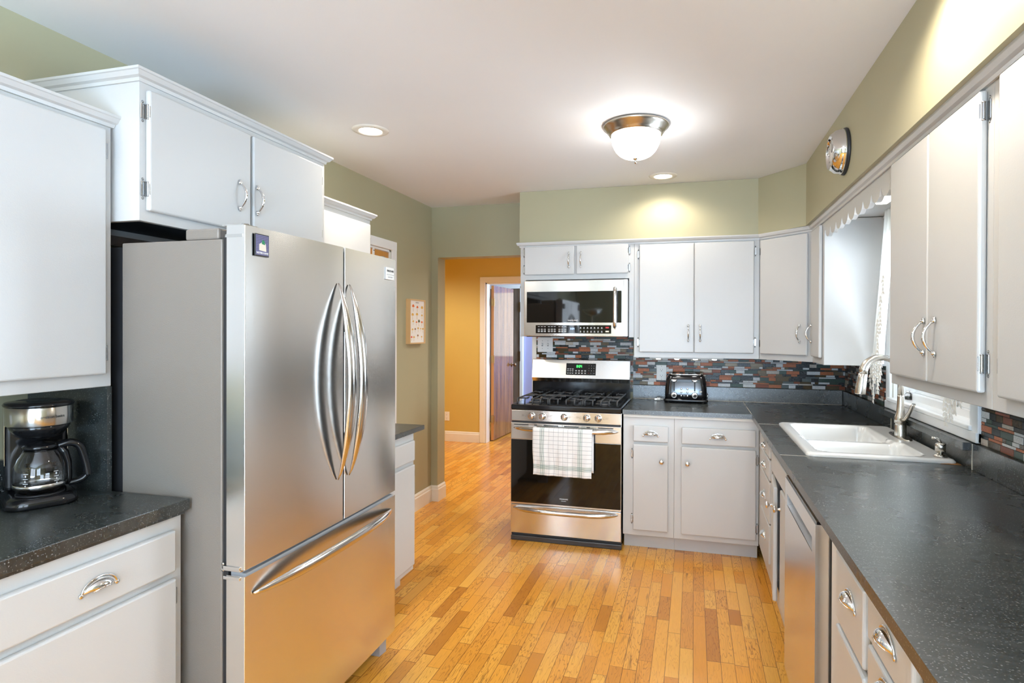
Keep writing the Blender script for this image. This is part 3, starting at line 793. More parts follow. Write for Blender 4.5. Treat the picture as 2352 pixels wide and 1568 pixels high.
# continuous crown strip on the back and right cabinets
g = G(); prof = [(0, 0), (-.007, .0), (-.009, .010), (-.020, .014), (-.026, .026), (-.026, .034), (0, .034)]
path = [(-1.236, 4.49, -1, 0), (-1.236, 4.149, -1, -1), (.4235, 4.149, -.41, -1), (.699, 3.872, -1, -.41), (.699, .76, -1, 0)]
rings = [[g.bm.verts.new((x - nx * a if i in (0, 1) else x - nx * a, y - ny * a, 2.034 + b)) for a, b in prof] for i, (x, y, nx, ny) in enumerate(path)]
rings = rings
for A, B in zip(rings, rings[1:]):
    for i in range(len(prof)): g.bm.faces.new((A[i], A[(i + 1) % len(prof)], B[(i + 1) % len(prof)], B[i]))
g.bm.faces.new(rings[0]); g.bm.faces.new(rings[-1][::-1])
for v in g.bm.verts:      # prof offsets are measured outwards
    pass
struct('trim_5', g, M['cab'])

# ------------------------------------------------------------------ back and right base run
BFY = 3.84; RFX = .395
o0 = -.4405
cabinet('base_cabinet', 'narrow white base cabinet right of the stove, small drawer over a slim door', 'cabinet', (o0, BFY, 0), 0, -.1165 - o0, .63, .10, .868, [
    dict(kind='drawer', x0=-.375 - o0, x1=-.152 - o0, z0=.711, z1=.815, pull=('cup', -.263 - o0, .752)),
    dict(kind='door', x0=-.375 - o0, x1=-.153 - o0, z0=.138, z1=.694, pull=('knob', -.193 - o0, .592), hinges=[('l', .630), ('l', .206)])], toe=1)
o0 = -.1155
cabinet('base_cabinet', 'wide white base cabinet under the toaster counter, wide drawer over one big door', 'cabinet', (o0, BFY, 0), 0, .3935 - o0, .63, .10, .868, [
    dict(kind='drawer', x0=-.071 - o0, x1=.374 - o0, z0=.710, z1=.815, pull=('cup', .151 - o0, .752)),
    dict(kind='door', x0=-.073 - o0, x1=.376 - o0, z0=.136, z1=.692, pull=('knob', -.033 - o0, .590), hinges=[('r', .627), ('r', .205)])], toe=1)
o0 = 3.838
D_ = XR - .003 - RFX
def body_dc(g):
    W = 3.838 - 3.169; D = D_ - .01
    g.box(0, W, 0, .018, .118, .868).box(0, .016, .018, D, .118, .868).box(W - .016, W, .018, D, .118, .70).box(.016, W - .016, .018, D, .118, .135).box(.016, W - .016, D - .01, D, .135, .70)
cabinet('drawer_cabinet', 'white bank of four drawers in the inner corner, with cup handles', 'cabinet', (RFX, o0, 0), RR, o0 - 3.169, D_ - .01, .118, .868, [
    dict(kind='drawer', x0=o0 - 3.57, x1=o0 - 3.155 - .03, z0=a, z1=b, pull=('cup', o0 - 3.37, c)) for a, b, c in ((.776, .838, .800), (.662, .768, .698), (.443, .654, .538), (.235, .435, .322))], toe=1, toe_in=.04, body=body_dc)
o0 = 3.168
def body_sink(g):
    W = o0 - 2.515; D = D_ - .01
    g.box(0, W, 0, .018, .118, .20).box(0, W, 0, .018, .725, .868).box(0, .06, 0, .018, .20, .725).box(W - .02, W, 0, .018, .20, .725).box(.33, .37, 0, .018, .20, .725)
    g.box(0, .016, .018, D, .118, .868).box(W - .016, W, .018, D, .118, .868).box(0, W, .018, D, .118, .135).box(0, W, D - .01, D, .118, .70)
cabinet('sink_cabinet', 'white cabinet under the sink with two knobbed doors, one slightly ajar', 'cabinet', (RFX, o0, 0), RR, o0 - 2.515, D_ - .01, .118, .868, [
    dict(kind='false_panel', x0=o0 - 3.10, x1=o0 - 2.53, z0=.738, z1=.835),
    dict(kind='door', x0=o0 - 3.10, x1=o0 - 2.83, z0=.205, z1=.722, pull=('knob', o0 - 2.862, .632), ajar=math.radians(-5)),
    dict(kind='door', x0=o0 - 2.80, x1=o0 - 2.528, z0=.205, z1=.722, pull=('knob', o0 - 2.775, .640))], toe=1, toe_in=.04, body=body_sink)
o0 = 1.880
cabinet('base_cabinet', 'white base cabinet in the right foreground, next to the dishwasher', 'cabinet', (RFX, o0, 0), RR, o0 - 1.457, D_ - .01, .10, .868, [
    dict(kind='drawer', x0=o0 - 1.743, x1=o0 - 1.475, z0=.657, z1=.840, pull=('cup', o0 - 1.585, .758)),
    dict(kind='door', x0=o0 - 1.743, x1=o0 - 1.475, z0=.14, z1=.640)], toe=1)
o0 = 1.456
cabinet('drawer_cabinet', 'white drawer cabinet at the lower right corner under the dark counter', 'cabinet', (RFX, o0, 0), RR, o0 - 1.146, D_ - .01, .10, .868, [
    dict(kind='drawer', x0=o0 - 1.440, x1=o0 - 1.165, z0=.752, z1=.850, pull=('cup', o0 - 1.300, .806)),
    dict(kind='drawer', x0=o0 - 1.440, x1=o0 - 1.165, z0=.645, z1=.740, pull=('cup', o0 - 1.300, .698)),
    dict(kind='drawer', x0=o0 - 1.440, x1=o0 - 1.165, z0=.14, z1=.633, pull=('cup', o0 - 1.300, .45))], toe=1)
o0 = 1.145
cabinet('base_cabinet', 'white base cabinet just showing at the bottom right edge of the view', 'cabinet', (RFX, o0, 0), RR, o0 - .35, D_ - .01, .10, .868, [
    dict(kind='drawer', x0=o0 - 1.115, x1=o0 - .76, z0=.70, z1=.850, pull=('cup', o0 - .93, .77)),
    dict(kind='door', x0=o0 - 1.115, x1=o0 - .76, z0=.14, z1=.685)], toe=1)

# L-shaped stone worktop with sink cut-out, upstands and light seams
SK = (.452, .995, 2.608, 3.458)
g = G(); zt, zb = .915, .8865
hx0, hx1, hy0, hy1 = .475, .972, 2.635, 3.432
g.box(-.4425, .3485, 3.81, 4.498, zb, zt).box(.3485, 1.022, 3.4425, 4.498, zb, zt)
g.box(.3485, hx0, 2.6095, 3.4425, zb, zt).box(hx1, 1.022, 2.6095, 3.4425, zb, zt).box(hx0, hx1, hy1, 3.4425, zb, zt).box(hx0, hx1, 2.6095, hy0, zb, zt)
g.box(.3485, 1.022, .33, 2.6095, zb, zt)
sm = 1
g.box(.3475, .3500, 3.81, 4.478, zt - .001, zt + .0004, sm).box(.3485, .46, 3.4415, 3.4435, zt - .001, zt + .0004, sm).box(.3485, .46, 2.6085, 2.6105, zt - .001, zt + .0004, sm)
wt = link('worktop', g.mesh('worktop', [M['slate'], M['cream']])); tag(wt, 'long black slate L-shaped worktop around the corner and along the right side', 'countertop')
g = G(); g.box(-.4425, 1.002, 4.478, 4.4985, zt + .0005, 1.016, bev=.002).box(1.003, 1.0235, .33, 4.4985, zt + .0005, 1.014, bev=.002)
g.box(1.0008, 1.0030, 3.44, 3.444, zt + .001, .985, 1).box(1.0008, 1.0030, 2.515, 2.518, zt + .001, 1.012, 1).box(-.44, 1.0, 4.4765, 4.4785, zt, zt + .002, 1)
part('upstand', g, [M['slate'], M['cream']], wt)
part('window_ledge', G().box(.972, 1.0225, 2.52, 3.547, .9862, 1.0165, bev=.002), M['slate'], wt)
part('underlayment', G().box(-.438, .36, 3.825, 4.49, .8690, .8860).box(.372, 1.02, .34, 2.60, .8690, .8860).box(.372, 1.02, 3.46, 3.80, .869, .886), M['trim'], wt, 'painted wooden strip under the stone')

# mosaic backsplash
def mosaic(name, u0, u1, z0, z1, place, seed, holes=()):
    random.seed(seed); g = G()
    bands = []; z = z0 + .002; k = 0
    seq = [.0225, .0085, .0125]
    while z < z1 - .004:
        h = min(seq[k % 3], z1 - z); bands.append((z, h, k % 3)); z += h + .0022; k += 1
    wts = {0: [3, 1, 4, 3, 4, .6, 2, .6], 1: [3, 2, 5, .5, 5, .5, 1, .5], 2: [2, 1, 4.5, 2, 4, .8, 2, .6]}
    last = None
    for (z, h, t) in bands:
        u = u0 - random.random() * .06
        while u < u1:
            w = {0: random.choice((.045, .058, .085, .085)), 1: random.choice((.095, .105, .085)), 2: random.choice((.022, .04, .055, .07))}[t]
            a, b = max(u, u0), min(u + w, u1)
            if b - a > .003:
                mi = random.choices(range(8), wts[t])[0]
                if mi == last: mi = random.choices(range(8), wts[t])[0]
                last = mi
                if not any(a < H[1] and b > H[0] and z < H[3] and z + h > H[2] for H in holes):
                    dpt = .0045 if mi in (2, 7) else .0038
                    g.box(*place(a, b, z, z + h, dpt), mi=mi + 1)
            u += w + .002
    g.box(*place(u0, u1, z0, z1, .0020), mi=0)
    o = link(name, g.mesh(name, [M['grout']] + TILES)); o['kind'] = 'structure'; return o
def pb(a, b, z0, z1, d): return (a, b, YB - .001 - d, YB - .001, z0, z1)
def prt(a, b, z0, z1, d): return (XR - .001 - d, XR - .001, a, b, z0, z1)
mosaic('trim_6', -1.205, -.4435, .96, 1.400, pb, 3)
mosaic('trim_7', -.4425, 1.020, 1.017, 1.2385, pb, 5)
mosaic('trim_8', 3.5585, 4.494, 1.015, 1.2385, prt, 8)
mosaic('trim_9', .4, 2.4915, 1.015, 1.2385, prt, 9)
struct('trim_10', G().box(-1.2405, -1.207, YB - .006, YB - .001, 0, 1.378), M['trim'])

# ------------------------------------------------------------------ sink
g = G(); x0, x1, y0, y1 = SK; nx, ny = 64, 92
def sdbox(x, y, a, b, c, d, r):
    cx, cy = (a + b) / 2, (c + d) / 2; qx = abs(x - cx) - (b - a) / 2 + r; qy = abs(y - cy) - (d - c) / 2 + r
    return math.hypot(max(qx, 0), max(qy, 0)) + min(max(qx, qy), 0) - r
def sm_(t): t = max(0, min(1, t)); return t * t * (3 - 2 * t)
def sink_z(x, y):
    e = sdbox(x, y, x0, x1, y0, y1, .03)
    z = .9305 - .008 * (1 - sm_(-e / .012))
    b1 = sdbox(x, y, .500, .872, 3.000, 3.412, .05); b2 = sdbox(x, y, .500, .902, 2.652, 2.962, .05)
    z -= .165 * sm_(-b1 / .045) + .155 * sm_(-b2 / .045)
    if b1 < .03 and .0 <= b1 or b2 < .03 and .0 <= b2: z -= .0
    dv = sdbox(x, y, .500, .872, 2.94, 3.02, .02)
    z -= .012 * sm_(-sdbox(x, y, .49, .88, 2.93, 3.03, .03) / .02)
    return z
vs = [[None] * (ny + 1) for _ in range(nx + 1)]
for i in range(nx + 1):
    for j in range(ny + 1):
        x = x0 + (x1 - x0) * i / nx; y = y0 + (y1 - y0) * j / ny
        # round the outer corners
        e = sdbox(x, y, x0, x1, y0, y1, .03)
        if e > 0:
            cx = min(max(x, x0 + .03), x1 - .03); cyy = min(max(y, y0 + .03), y1 - .03)
            d = math.hypot(x - cx, y - cyy); x = cx + (x - cx) * .03 / d; y = cyy + (y - cyy) * .03 / d
        vs[i][j] = g.bm.verts.new((x, y, sink_z(x, y)))
for i in range(nx):
    for j in range(ny):
        f = g.bm.faces.new((vs[i][j], vs[i + 1][j], vs[i + 1][j + 1], vs[i][j + 1])); f.smooth = True
loop = [vs[i][0] for i in range(nx)] + [vs[nx][j] for j in range(ny)] + [vs[i][ny] for i in range(nx, 0, -1)] + [vs[0][j] for j in range(ny, 0, -1)]
lo = [g.bm.verts.new((v.co.x, v.co.y, .9155)) for v in loop]
for i in range(len(loop)):
    k = (i + 1) % len(loop); f = g.bm.faces.new((loop[k], loop[i], lo[i], lo[k])); f.smooth = True
me = g.mesh('basin', M['enamel'])
sk = thing('sink', 'white enamel double-bowl drop-in sink set in the black worktop', 'sink', (.72, 3.03, .9155))
o = link('basin', me, sk, (-.72, -3.03, -.9155))
def strainer(x, y, z): return G().lathe([(0, .001), (.018, .001), (.022, .004), (.040, .005), (.043, .002), (.043, 0)], (x - .72, y - 3.03, z - .9155), 'z', 24)
part('drain', strainer(.69, 3.21, .7665), M['chrome'], sk); part('drain', strainer(.70, 2.81, .7765), M['chrome'], sk)
part('overflow', G().lathe([(0, .001), (.006, .001), (.0085, .002), (.009, 0)], (.868 - .72, 3.20 - 3.03, .0), 'x', 16), M['chrome'], sk)
part('caulk_stain', G().prism([(.930 - .72, 2.600 - 3.03), (.997 - .72, 2.592 - 3.03), (.999 - .72, 2.65 - 3.03), (.985 - .72, 2.615 - 3.03)], -.0001, .0016), mat('rusty_caulk', (.30, .13, .03), .7), sk, 'rusty brown stain at the corner')

# faucet
fc_ = thing('faucet', 'brushed nickel gooseneck pull-down faucet behind the sink', 'faucet', (.948, 3.12, .9305))
part('base_plate', G().lathe([(0, .0055), (.9, .0055), (1.0, .003), (1.0, 0), (0, 0)], (0, 0, 0), 'z', 40, sx=.032, sy=.128), M['nickel'], fc_)
part('body', G().lathe([(.0255, .005), (.0255, .052), (.021, .062), (.026, .066), (.0275, .082), (.024, .098), (.0185, .112), (.0145, .155), (.0135, .190), (.0135, .196), (0, .196)], (0, 0, 0), 'z', 28), M['nickel'], fc_)
g = G(); pts = [(0, 0, .194), (0, 0, .26), (-.002, 0, .300)]
R_ = .078; cx_, cz_ = -.082, .302
for k in range(1, 15):
    a = math.radians(8 + k * 11.2); pts.append((cx_ + R_ * math.cos(a) * 1.02, 0, cz_ + R_ * math.sin(a)))
pts = [(a, b, c - .006) if c > .2 else (a, b, c) for a, b, c in pts] + [(-.1608, 0, .296)]; g.tube(pts, [.0128] * 6 + [.0128 + .0007 * k for k in range(len(pts) - 6)], 20); part('spout', g, M['nickel'], fc_)
g = G(); g.tube([(-.1605, 0, .300), (-.1640, 0, .272), (-.1695, 0, .235), (-.1740, 0, .200), (-.1742, 0, .197)], [.0192, .0208, .0228, .0240, .0232], 22); part('spray_head', g, M['nickel'], fc_)
g = G(); g.tube([(.0, -.016, .082), (.006, -.052, .092), (.014, -.080, .128), (.020, -.098, .158), (.022, -.104, .168)], [.0125, .011, .0095, .0105, .009], 14, flat=[1, .8, .7, .6, .6]); part('lever', g, M['nickel'], fc_)
sd_ = thing('soap_dispenser', 'small brushed nickel soap dispenser at the near corner of the sink', 'soap dispenser', (.952, 2.665, .9308))
part('flange', G().lathe([(0, 0), (.024, 0), (.024, .005), (.018, .009), (.010, .012), (.010, .022), (0, .022)], seg=24), M['nickel'], sd_)
part('pump_head', G().lathe([(0, .020), (.0185, .020), (.0185, .050), (.015, .054), (0, .056)], seg=24), M['nickel'], sd_)
part('nozzle', G().tube([(0, 0, .054), (-.004, 0, .066), (-.014, 0, .074), (-.030, 0, .073)], [.0055, .005, .0045, .0045], 10), M['nickel'], sd_)

# ------------------------------------------------------------------ dishwasher
dw = thing('dishwasher', 'built-in dishwasher with a stainless front and recessed handle pocket', 'dishwasher', (.354, 2.494, 0), RR)
WD = 2.494 - 1.899
part('tub_housing', G().box(.003, WD - .003, .055, .64, .10, .866), M['grey'], dw)
part('kick_plate', G().box(.003, WD - .003, .085, .11, .002, .0985), M['blackm'], dw)
g = G(); a, b, p0, p1 = .050, WD - .052, .752, .798
g.box(0, WD, 0, .048, .105, p0, bev=.0).box(0, WD, 0, .048, p1, .852).box(0, a, 0, .048, p0, p1).box(b, WD, 0, .048, p0, p1)
part('door', g, M['steel'], dw)
g = G(); g.box(a + .0008, b - .0008, .034, .046, p0 + .001, p1 - .001).prism([(.002, p0 + .0008), (.034, p0 + .0008), (.034, p0 + .012)], a + .001, b - .001, 1, axis='x')
part('handle_pocket', g, [M['slot'], M['grey']], dw, 'dark recessed pocket')
part('control_strip', G().box(.004, WD - .004, .004, .046, .8525, .860).box(.004, WD - .004, .020, .048, .860, .866), M['black'], dw, 'black top strip')

# ------------------------------------------------------------------ stove
SW = .753
st = thing('stove', 'freestanding stainless gas stove with black cooktop and rear control panel', 'stove', (-1.203, 3.82, 0))
part('body', G().box(.002, SW - .002, .022, .655, .036, .884), M['steel'], st)
part('plinth', G().box(.006, SW + .004, -.012, .03, .0008, .033, bev=.003), door_wood('black_grained_board', (.012, .012, .013), (.03, .03, .032), (.07, .07, .07), .5, (3, 30, 90)), st, 'rough black board under the front')
part('lower_gap', G().box(.004, SW - .004, .008, .0215, .034, .05), M['slot'], st)
g = G(); g.box(-.001, SW + .001, -.002, .60, .8845, .9235, bev=.010, seg=4)
g.box(.03, SW - .03, .035, .555, .9225, .9245, bev=.0008)
part('cooktop', g, M['black'], st)
part('control_panel', G().box(.004, SW - .004, -.0005, .020, .812, .8843, bev=.002), M['steel'], st)
part('shadow_gap', G().box(.006, SW - .006, .006, .0215, .799, .8118), M['slot'], st)
def knob_mesh():
    g = G(); S = Matrix.Scale(-1, 4, (0, 1, 0))
    g.lathe([(0, 0), (.0245, 0), (.0245, .003), (.0215, .006), (.0205, .022), (.018, .025), (0, .025)], seg=28, axis='y', M4=S)
    g.box(-.0055, .0055, -.034, -.024, -.0185, .0185, bev=.0025)
    g.box(-.0008, .0008, -.0346, -.0338, .004, .0175, 1)
    return g.mesh('control_knob', [M['steelh'], M['red']])
km = knob_mesh()
for x in (.146, .222, .372, .524, .600):
    part('control_knob', km, None, st, loc=(x, -.0005, .848))
for x, s_ in ((.105, -1), (.262, 1), (.408, 1), (.482, -1), (.640, 1)):      # burner marks beside each knob
    g = G()
    for q in ((-.006, .006, .0055, .0062), (-.006, .006, -.0062, -.0055), (-.006, -.0054, -.006, .006), (.0054, .006, -.006, .006)):
        g.box(x + q[0], x + q[1], -.0010, -.0004, .850 + q[2], .850 + q[3])
    g.box(x - .0055, x - .003, -.0010, -.0004, .8445, .8470)
    if abs(x - .372) > .05: 
        for k in range(3): g.box(x + s_ * .010, x + s_ * (.030 if k != 1 else .024), -.0010, -.0004, .846 + k * .004, .8468 + k * .004)
    part('burner_mark', g, M['blackp'], st)
od = part('oven_door', G().box(.0, SW, -.002, .020, .687, .7985, bev=.003).box(.0, SW, -.0005, .020, .246, .6868, bev=.002), M['steel'], st)
part('door_glass', G().box(.003, SW - .003, -.0030, -.0008, .258, .6855, bev=.0008), M['glassblk'], od, 'black glass front')
g = G()
for a, b in ((.022, .125), (.165, .186), (.232, .332), (.372, .470), (.523, .546), (.600, .700)): g.box(a, b, -.0028, -.0018, .7835, .7895)
part('vent_slot', g, M['slot'], od)
lettering('FRIGIDAIRE', .0115, M['white'], od, (.371, -.0032, .300), sx=1.0)
lettering('GALLERY', .0065, M['white'], od, (.371, -.0032, .287), sx=1.3)
def bar_handle(z, parent, bow=.050, rise=0.0):
    g = G(); n = 41; pts = []; rad = []
    for i in range(n):
        t = i / (n - 1); s_ = math.sin(PI * t)
        pts.append((.022 + (SW - .044) * t, -.006 - bow * min(1, s_ * 1.35) ** .6, z + rise * s_)); rad.append(.003 + .0125 * min(1, s_ * 2.6) ** .6)
    g.tube(pts, rad, 16, flat=.8, up=(0, 1, 0)); return part('handle', g, M['steelh'], parent)
bar_handle(.765, od)
sdw = part('storage_drawer', G().box(.0, SW, -.002, .020, .048, .2425, bev=.003), M['steel'], st)
bar_handle(.222, sdw, rise=-.004)
# rear panel
g = G(); g.box(.004, SW - .004, .545, .650, .9236, 1.034); part('rear_riser', g, M['black'], st, 'black rear riser')
g = G(); g.prism([(.520, 1.066), (.556, 1.200), (.562, 1.2045), (.652, 1.2045), (.652, 1.0345), (.548, 1.0345)], .004, SW - .004, axis='x'); part('control_head', g, M['steel'], st)
tlt = math.atan2(.036, .134)
ch = Matrix.Translation((.382, .538, 1.1335)) @ Matrix.Rotation(-tlt, 4, 'X')
cp = part('display_panel', G().box(-.114, .114, -.0022, .004, -.045, .045, bev=.002), M['glassblk'], st, 'black touch panel with green digits')
cp.matrix_local = ch
def seg_digits(parent, txt, x, z, h, m, y=-.0026, nm='digits'):
    g = G(); w = h * .52; t = h * .13
    SEG = {'0': 'abcdef', '1': 'bc', '4': 'bcfg', '8': 'abcdefg'}
    for chx in txt:
        if chx == ':':
            for zz in (.3, .7): g.box(x, x + t, y, y + .0005, z + h * zz - t / 2, z + h * zz + t / 2)
            x += t * 2.2; continue
        for q in SEG[chx]:
            r = {'a': (t, w - t, h - t, h), 'g': (t, w - t, h / 2 - t / 2, h / 2 + t / 2), 'd': (t, w - t, 0, t), 'b': (w - t, w, h / 2, h), 'c': (w - t, w, 0, h / 2), 'f': (0, t, h / 2, h), 'e': (0, t, 0, h / 2)}[q]
            g.box(x + r[0], x + r[1], y, y + .0005, z + r[2], z + r[3])
        x += w + t * 1.2
    return part(nm, g, m, parent)
seg_digits(cp, '8:04', -.034, .012, .019, M['dispg'])
def tick_rows(parent, rows, m, y=-.0026, nm='button_labels'):
    g = G()
    for (x, z, w, h) in rows: g.box(x - w / 2, x + w / 2, y, y + .0004, z - h / 2, z + h / 2)
    return part(nm, g, m, parent)
rws = []
for z in (.002, -.012, -.030):
    for x in (-.098, -.080, -.062): rws.append((x, z, .013, .002)); rws.append((x, z - .0045, .009, .0015))
for z in (-.010, -.028):
    for x in (-.036, -.013, .010, .034): rws.append((x, z, .013, .002)); rws.append((x, z - .005, .010, .003))
tick_rows(cp, rws, M['white'])
for r_, row in enumerate((('1', '2', '3'), ('4', '5', '6'), ('7', '8', '9'))):
    for c_, d_ in enumerate(row): lettering(d_, .008, M['white'], cp, (.062 + c_ * .019, -.0026, .027 - r_ * .019))
lettering('0', .008, M['white'], cp, (.078, -.0026, -.030)); lettering('START', .005, M['white'], cp, (.100, -.0026, -.030)); lettering('OFF', .005, M['red'], cp, (.060, -.0026, -.030))
# burners and grates
for (x, y, r) in ((.14, .15, .040), (.14, .42, .032), (.376, .29, .036), (.61, .15, .044), (.61, .42, .030)):
    part('burner', G().lathe([(0, 0), (r + .012, 0), (r + .010, .004), (r - .004, .010), (r - .004, .014), (r, .015), (r, .021), (r * .85, .024), (0, .024)], (x, y, .9246), 'z', 30), [M['iron']], st)
def grate(x0, x1, fingers):
    g = G(); y0, y1, zt, r = .050, .530, .958, .0052
    def bar(p): g.tube(p, r, 8)
    xs = [x0 + (x1 - x0) * k / fingers for k in range(fingers + 1)]
    for x in (xs[0], xs[-1]):
        bar([(x, y0 - .016, .925), (x, y0 - .012, zt - .006), (x, y0, zt), (x, y1, zt), (x, y1 + .010, zt - .006), (x, y1 + .012, .925)])
    for x in xs[1:-1]:
        bar([(x, y0 - .016, .925), (x, y0 - .012, zt - .006), (x, y0, zt), (x, y0 + .090, zt)])
        bar([(x, y1 + .012, .925), (x, y1 + .010, zt - .006), (x, y1, zt), (x, y1 - .090, zt)])
    xm = (x0 + x1) / 2
    if fingers == 4: bar([(xm, y0 + .09, zt), (xm, y1 - .09, zt)])
    for y in (y0 + .035, y0 + .20, y1 - .20, y1 - .035): bar([(x0, y, zt - .001), (x0 + (x1 - x0) * .30, y, zt - .001)]); bar([(x1, y, zt - .001), (x1 - (x1 - x0) * .30, y, zt - .001)])
    bar([(x0, (y0 + y1) / 2, zt - .001), (x1, (y0 + y1) / 2, zt - .001)])
    return part('grate', g, M['iron'], st)
grate(.034, .250, 4); grate(.262, .490, 4); grate(.503, .719, 4)

# dish towel over the oven handle
tm = mat('plaid_dish_towel', (.80, .79, .76), .9); n_ = N(tm)
uvn = n_.new('ShaderNodeUVMap'); uu, vv, _w = n_.sep(uvn.outputs[0])
def stripes(sock, lst, wdt):
    out = None
    for c in lst:
        k = n_.math('LESS_THAN', n_.math('ABSOLUTE', n_.math('SUBTRACT', sock, c)), wdt)
        out = k if out is None else n_.math('MAXIMUM', out, k)
    return out
gr = n_.math('MAXIMUM', stripes(uu, [.130, .146, .162, .178, .194], .0032), stripes(uu, [.775, .791, .807, .823, .839], .0032))
grh = stripes(vv, [.232, .210, .190, .170, .150], .0045)
ths = stripes(uu, [.28 + .081 * k for k in range(6)], .0018); thv = stripes(vv, [.97 - .092 * k for k in range(8)] + [.05], .0030)
base = n_.mix(n_.math('MULTIPLY', n_.math('MAXIMUM', ths, thv), .75), (.80, .79, .77, 1), (.09, .09, .10, 1))
base = n_.mix(n_.math('MULTIPLY', n_.math('MAXIMUM', gr, grh), .85), base, (.03, .16, .11, 1))
n_.set('Base Color', base); n_.bump(n_.noise(n_.pos(), 700, 1), .2, .001)
n_.b.inputs['Sheen Weight'].default_value = .2
g = G(); bm = g.bm; uvl = bm.loops.layers.uv.new('UVMap')
tx0, tx1, NU, NV = .172, .571, 44, 54
def towel_pt(u, v):      # v: 0 bottom front .. 1 handle top .. 1.35 back flap bottom
    x = tx0 + (tx1 - tx0) * u
    hy = -.006 - .050 * min(1, math.sin(PI * ((x - .022) / (SW - .044))) * 1.35) ** .6
    wr = .0035 * math.sin(u * 19 + v * 3) * (1 - min(v, 1)) + .0025 * math.sin(u * 41 - v * 5) * (1 - min(v, 1))
    if v <= 1:
        z = .470 - .004 * u + (.766 - .470 + .004 * u) * v; y = hy - .016 + wr - .004 * math.sin(PI * v); x += (.006 * (1 - v) * (1 - 2 * u)) * .6 + .004 * math.sin(v * 7) * (u < .5) * (1 - v)
        if v > .955: pass
        return (x, y, z)
    t = (v - 1) / .35
    if t < .25:
        a = PI * t / .25; return (x, hy - .0165 * math.cos(a), .766 + .0165 * math.sin(a))
    k = (t - .25) / .75; return (x + .006, min(hy + .0165 - wr, -.0075), .766 - .27 * k)
vsr = []
for j in range(NV + 1):
    v = 1.35 * j / NV
    vsr.append([bm.verts.new(towel_pt(i / NU, v)) for i in range(NU + 1)])
for j in range(NV):
    for i in range(NU):
        f = bm.faces.new((vsr[j][i], vsr[j][i + 1], vsr[j + 1][i + 1], vsr[j + 1][i])); f.smooth = True
        for l, (a, b) in zip(f.loops, ((i, j), (i + 1, j), (i + 1, j + 1), (i, j + 1))): l[uvl].uv = (a / NU, 1.35 * b / NV)
me = g.mesh('dish_towel', tm)
tw = link('dish_towel', me, None, (-1.203, 3.82, 0)); tag(tw, 'white dish towel with green and grey plaid stripes over the oven handle', 'towel')
so = tw.modifiers.new('thick', 'SOLIDIFY'); so.thickness = .0016; so.offset = 0

# ------------------------------------------------------------------ microwave
MWX = -1.187
mw = thing('microwave', 'over-the-range stainless microwave with black window', 'microwave', (MWX, 4.08, 1.385))
part('case', G().box(.006, .742, .030, .405, .004, .396, bev=.003), M['grey'], mw, 'grey case')
part('side_trim', G().box(.719, .7435, .004, .030, .002, .398), M['steelh'], mw)
part('bottom_plate', G().box(.012, .735, .03, .40, -.006, .0035), M['blackm'], mw, 'black underside')
md = part('door', G().box(0, .718, 0, .029, .0, .398, bev=.003), M['steel'], mw)
part('window', G().box(.019, .703, -.0016, .0005, .097, .319, bev=.0015), M['glassblk'], md, 'black glass window')
lettering('SAMSUNG', .0155, M['white'], md, (.360, -.0019, .112), sx=1.05)
g = G(); g.tube([(.660, -.002, .062), (.660, -.030, .066), (.660, -.034, .10), (.660, -.036, .20), (.660, -.034, .30), (.660, -.030, .336), (.660, -.002, .340)], [.010, .0115, .0125, .0125, .0125, .0115, .010], 16)
part('handle', g, M['steelh'], md)
mp = part('control_panel', G().box(.087, .632, -.0018, .0005, .020, .079, bev=.0015), M['glassblk'], mw, 'black button strip with blue digits')
seg_digits(mp, '8:04', .342, .047, .013, M['dispb'], y=-.0022)
rws = []
for z in (.068, .040, .050, .032):
    for x in (.110, .133, .155, .185, .207, .228, .262, .283, .305): rws.append((x, z, .015, .0022 if z in (.068, .040) else .0035))
for z in (.062, .036):
    for x in (.415, .440, .465, .490, .515, .540, .566): rws.append((x, z, .008, .004)); rws.append((x, z - .007, .012, .0018))
tick_rows(mp, rws, M['white'], y=-.0022)
part('stop_key', G().box(.592, .616, -.0024, -.0017, .057, .067), M['red'], mp, 'red stop key')
part('start_key', G().box(.592, .616, -.0024, -.0017, .030, .040), M['cream'], mp)

# ------------------------------------------------------------------ toaster
to = thing('toaster', 'black four-slice toaster with chrome dials and buttons on the worktop', 'toaster', (-.052, 4.36, .9155))
def rr_ring(hx, hy, r, n=8):
    p = []
    for cx, cy, a0 in ((hx - r, hy - r, 0), (-hx + r, hy - r, 90), (-hx + r, -hy + r, 180), (hx - r, -hy + r, 270)):
        for k in range(n + 1):
            a = math.radians(a0 + 90 * k / n); p.append((cx + r * math.cos(a), cy + r * math.sin(a)))
    return p
def loft(g, levels, mi=0, cap=True):
    rings = [[g.bm.verts.new((x, y, z)) for x, y in rr_ring(hx, hy, r)] for hx, hy, r, z in levels]
    n = len(rings[0])
    for A, B in zip(rings, rings[1:]):
        for i in range(n):
            f = g.bm.faces.new((A[i], A[(i + 1) % n], B[(i + 1) % n], B[i])); f.smooth = True; f.material_index = mi
    if cap:
        f = g.bm.faces.new(rings[0][::-1]); f.material_index = mi; f = g.bm.faces.new(rings[-1]); f.material_index = mi
    return g
TH = .098
part('base', loft(G(), [(.150, TH, .03, .008), (.154, TH + .004, .03, .014), (.153, TH + .003, .03, .024), (.146, TH - .002, .03, .028)]), M['black'], to)
for sx_ in (-1, 1):
    for sy_ in (-1, 1): part('foot', G().cyl((sx_ * .12, sy_ * .07, .0002), .012, .008), M['blackm'], to)
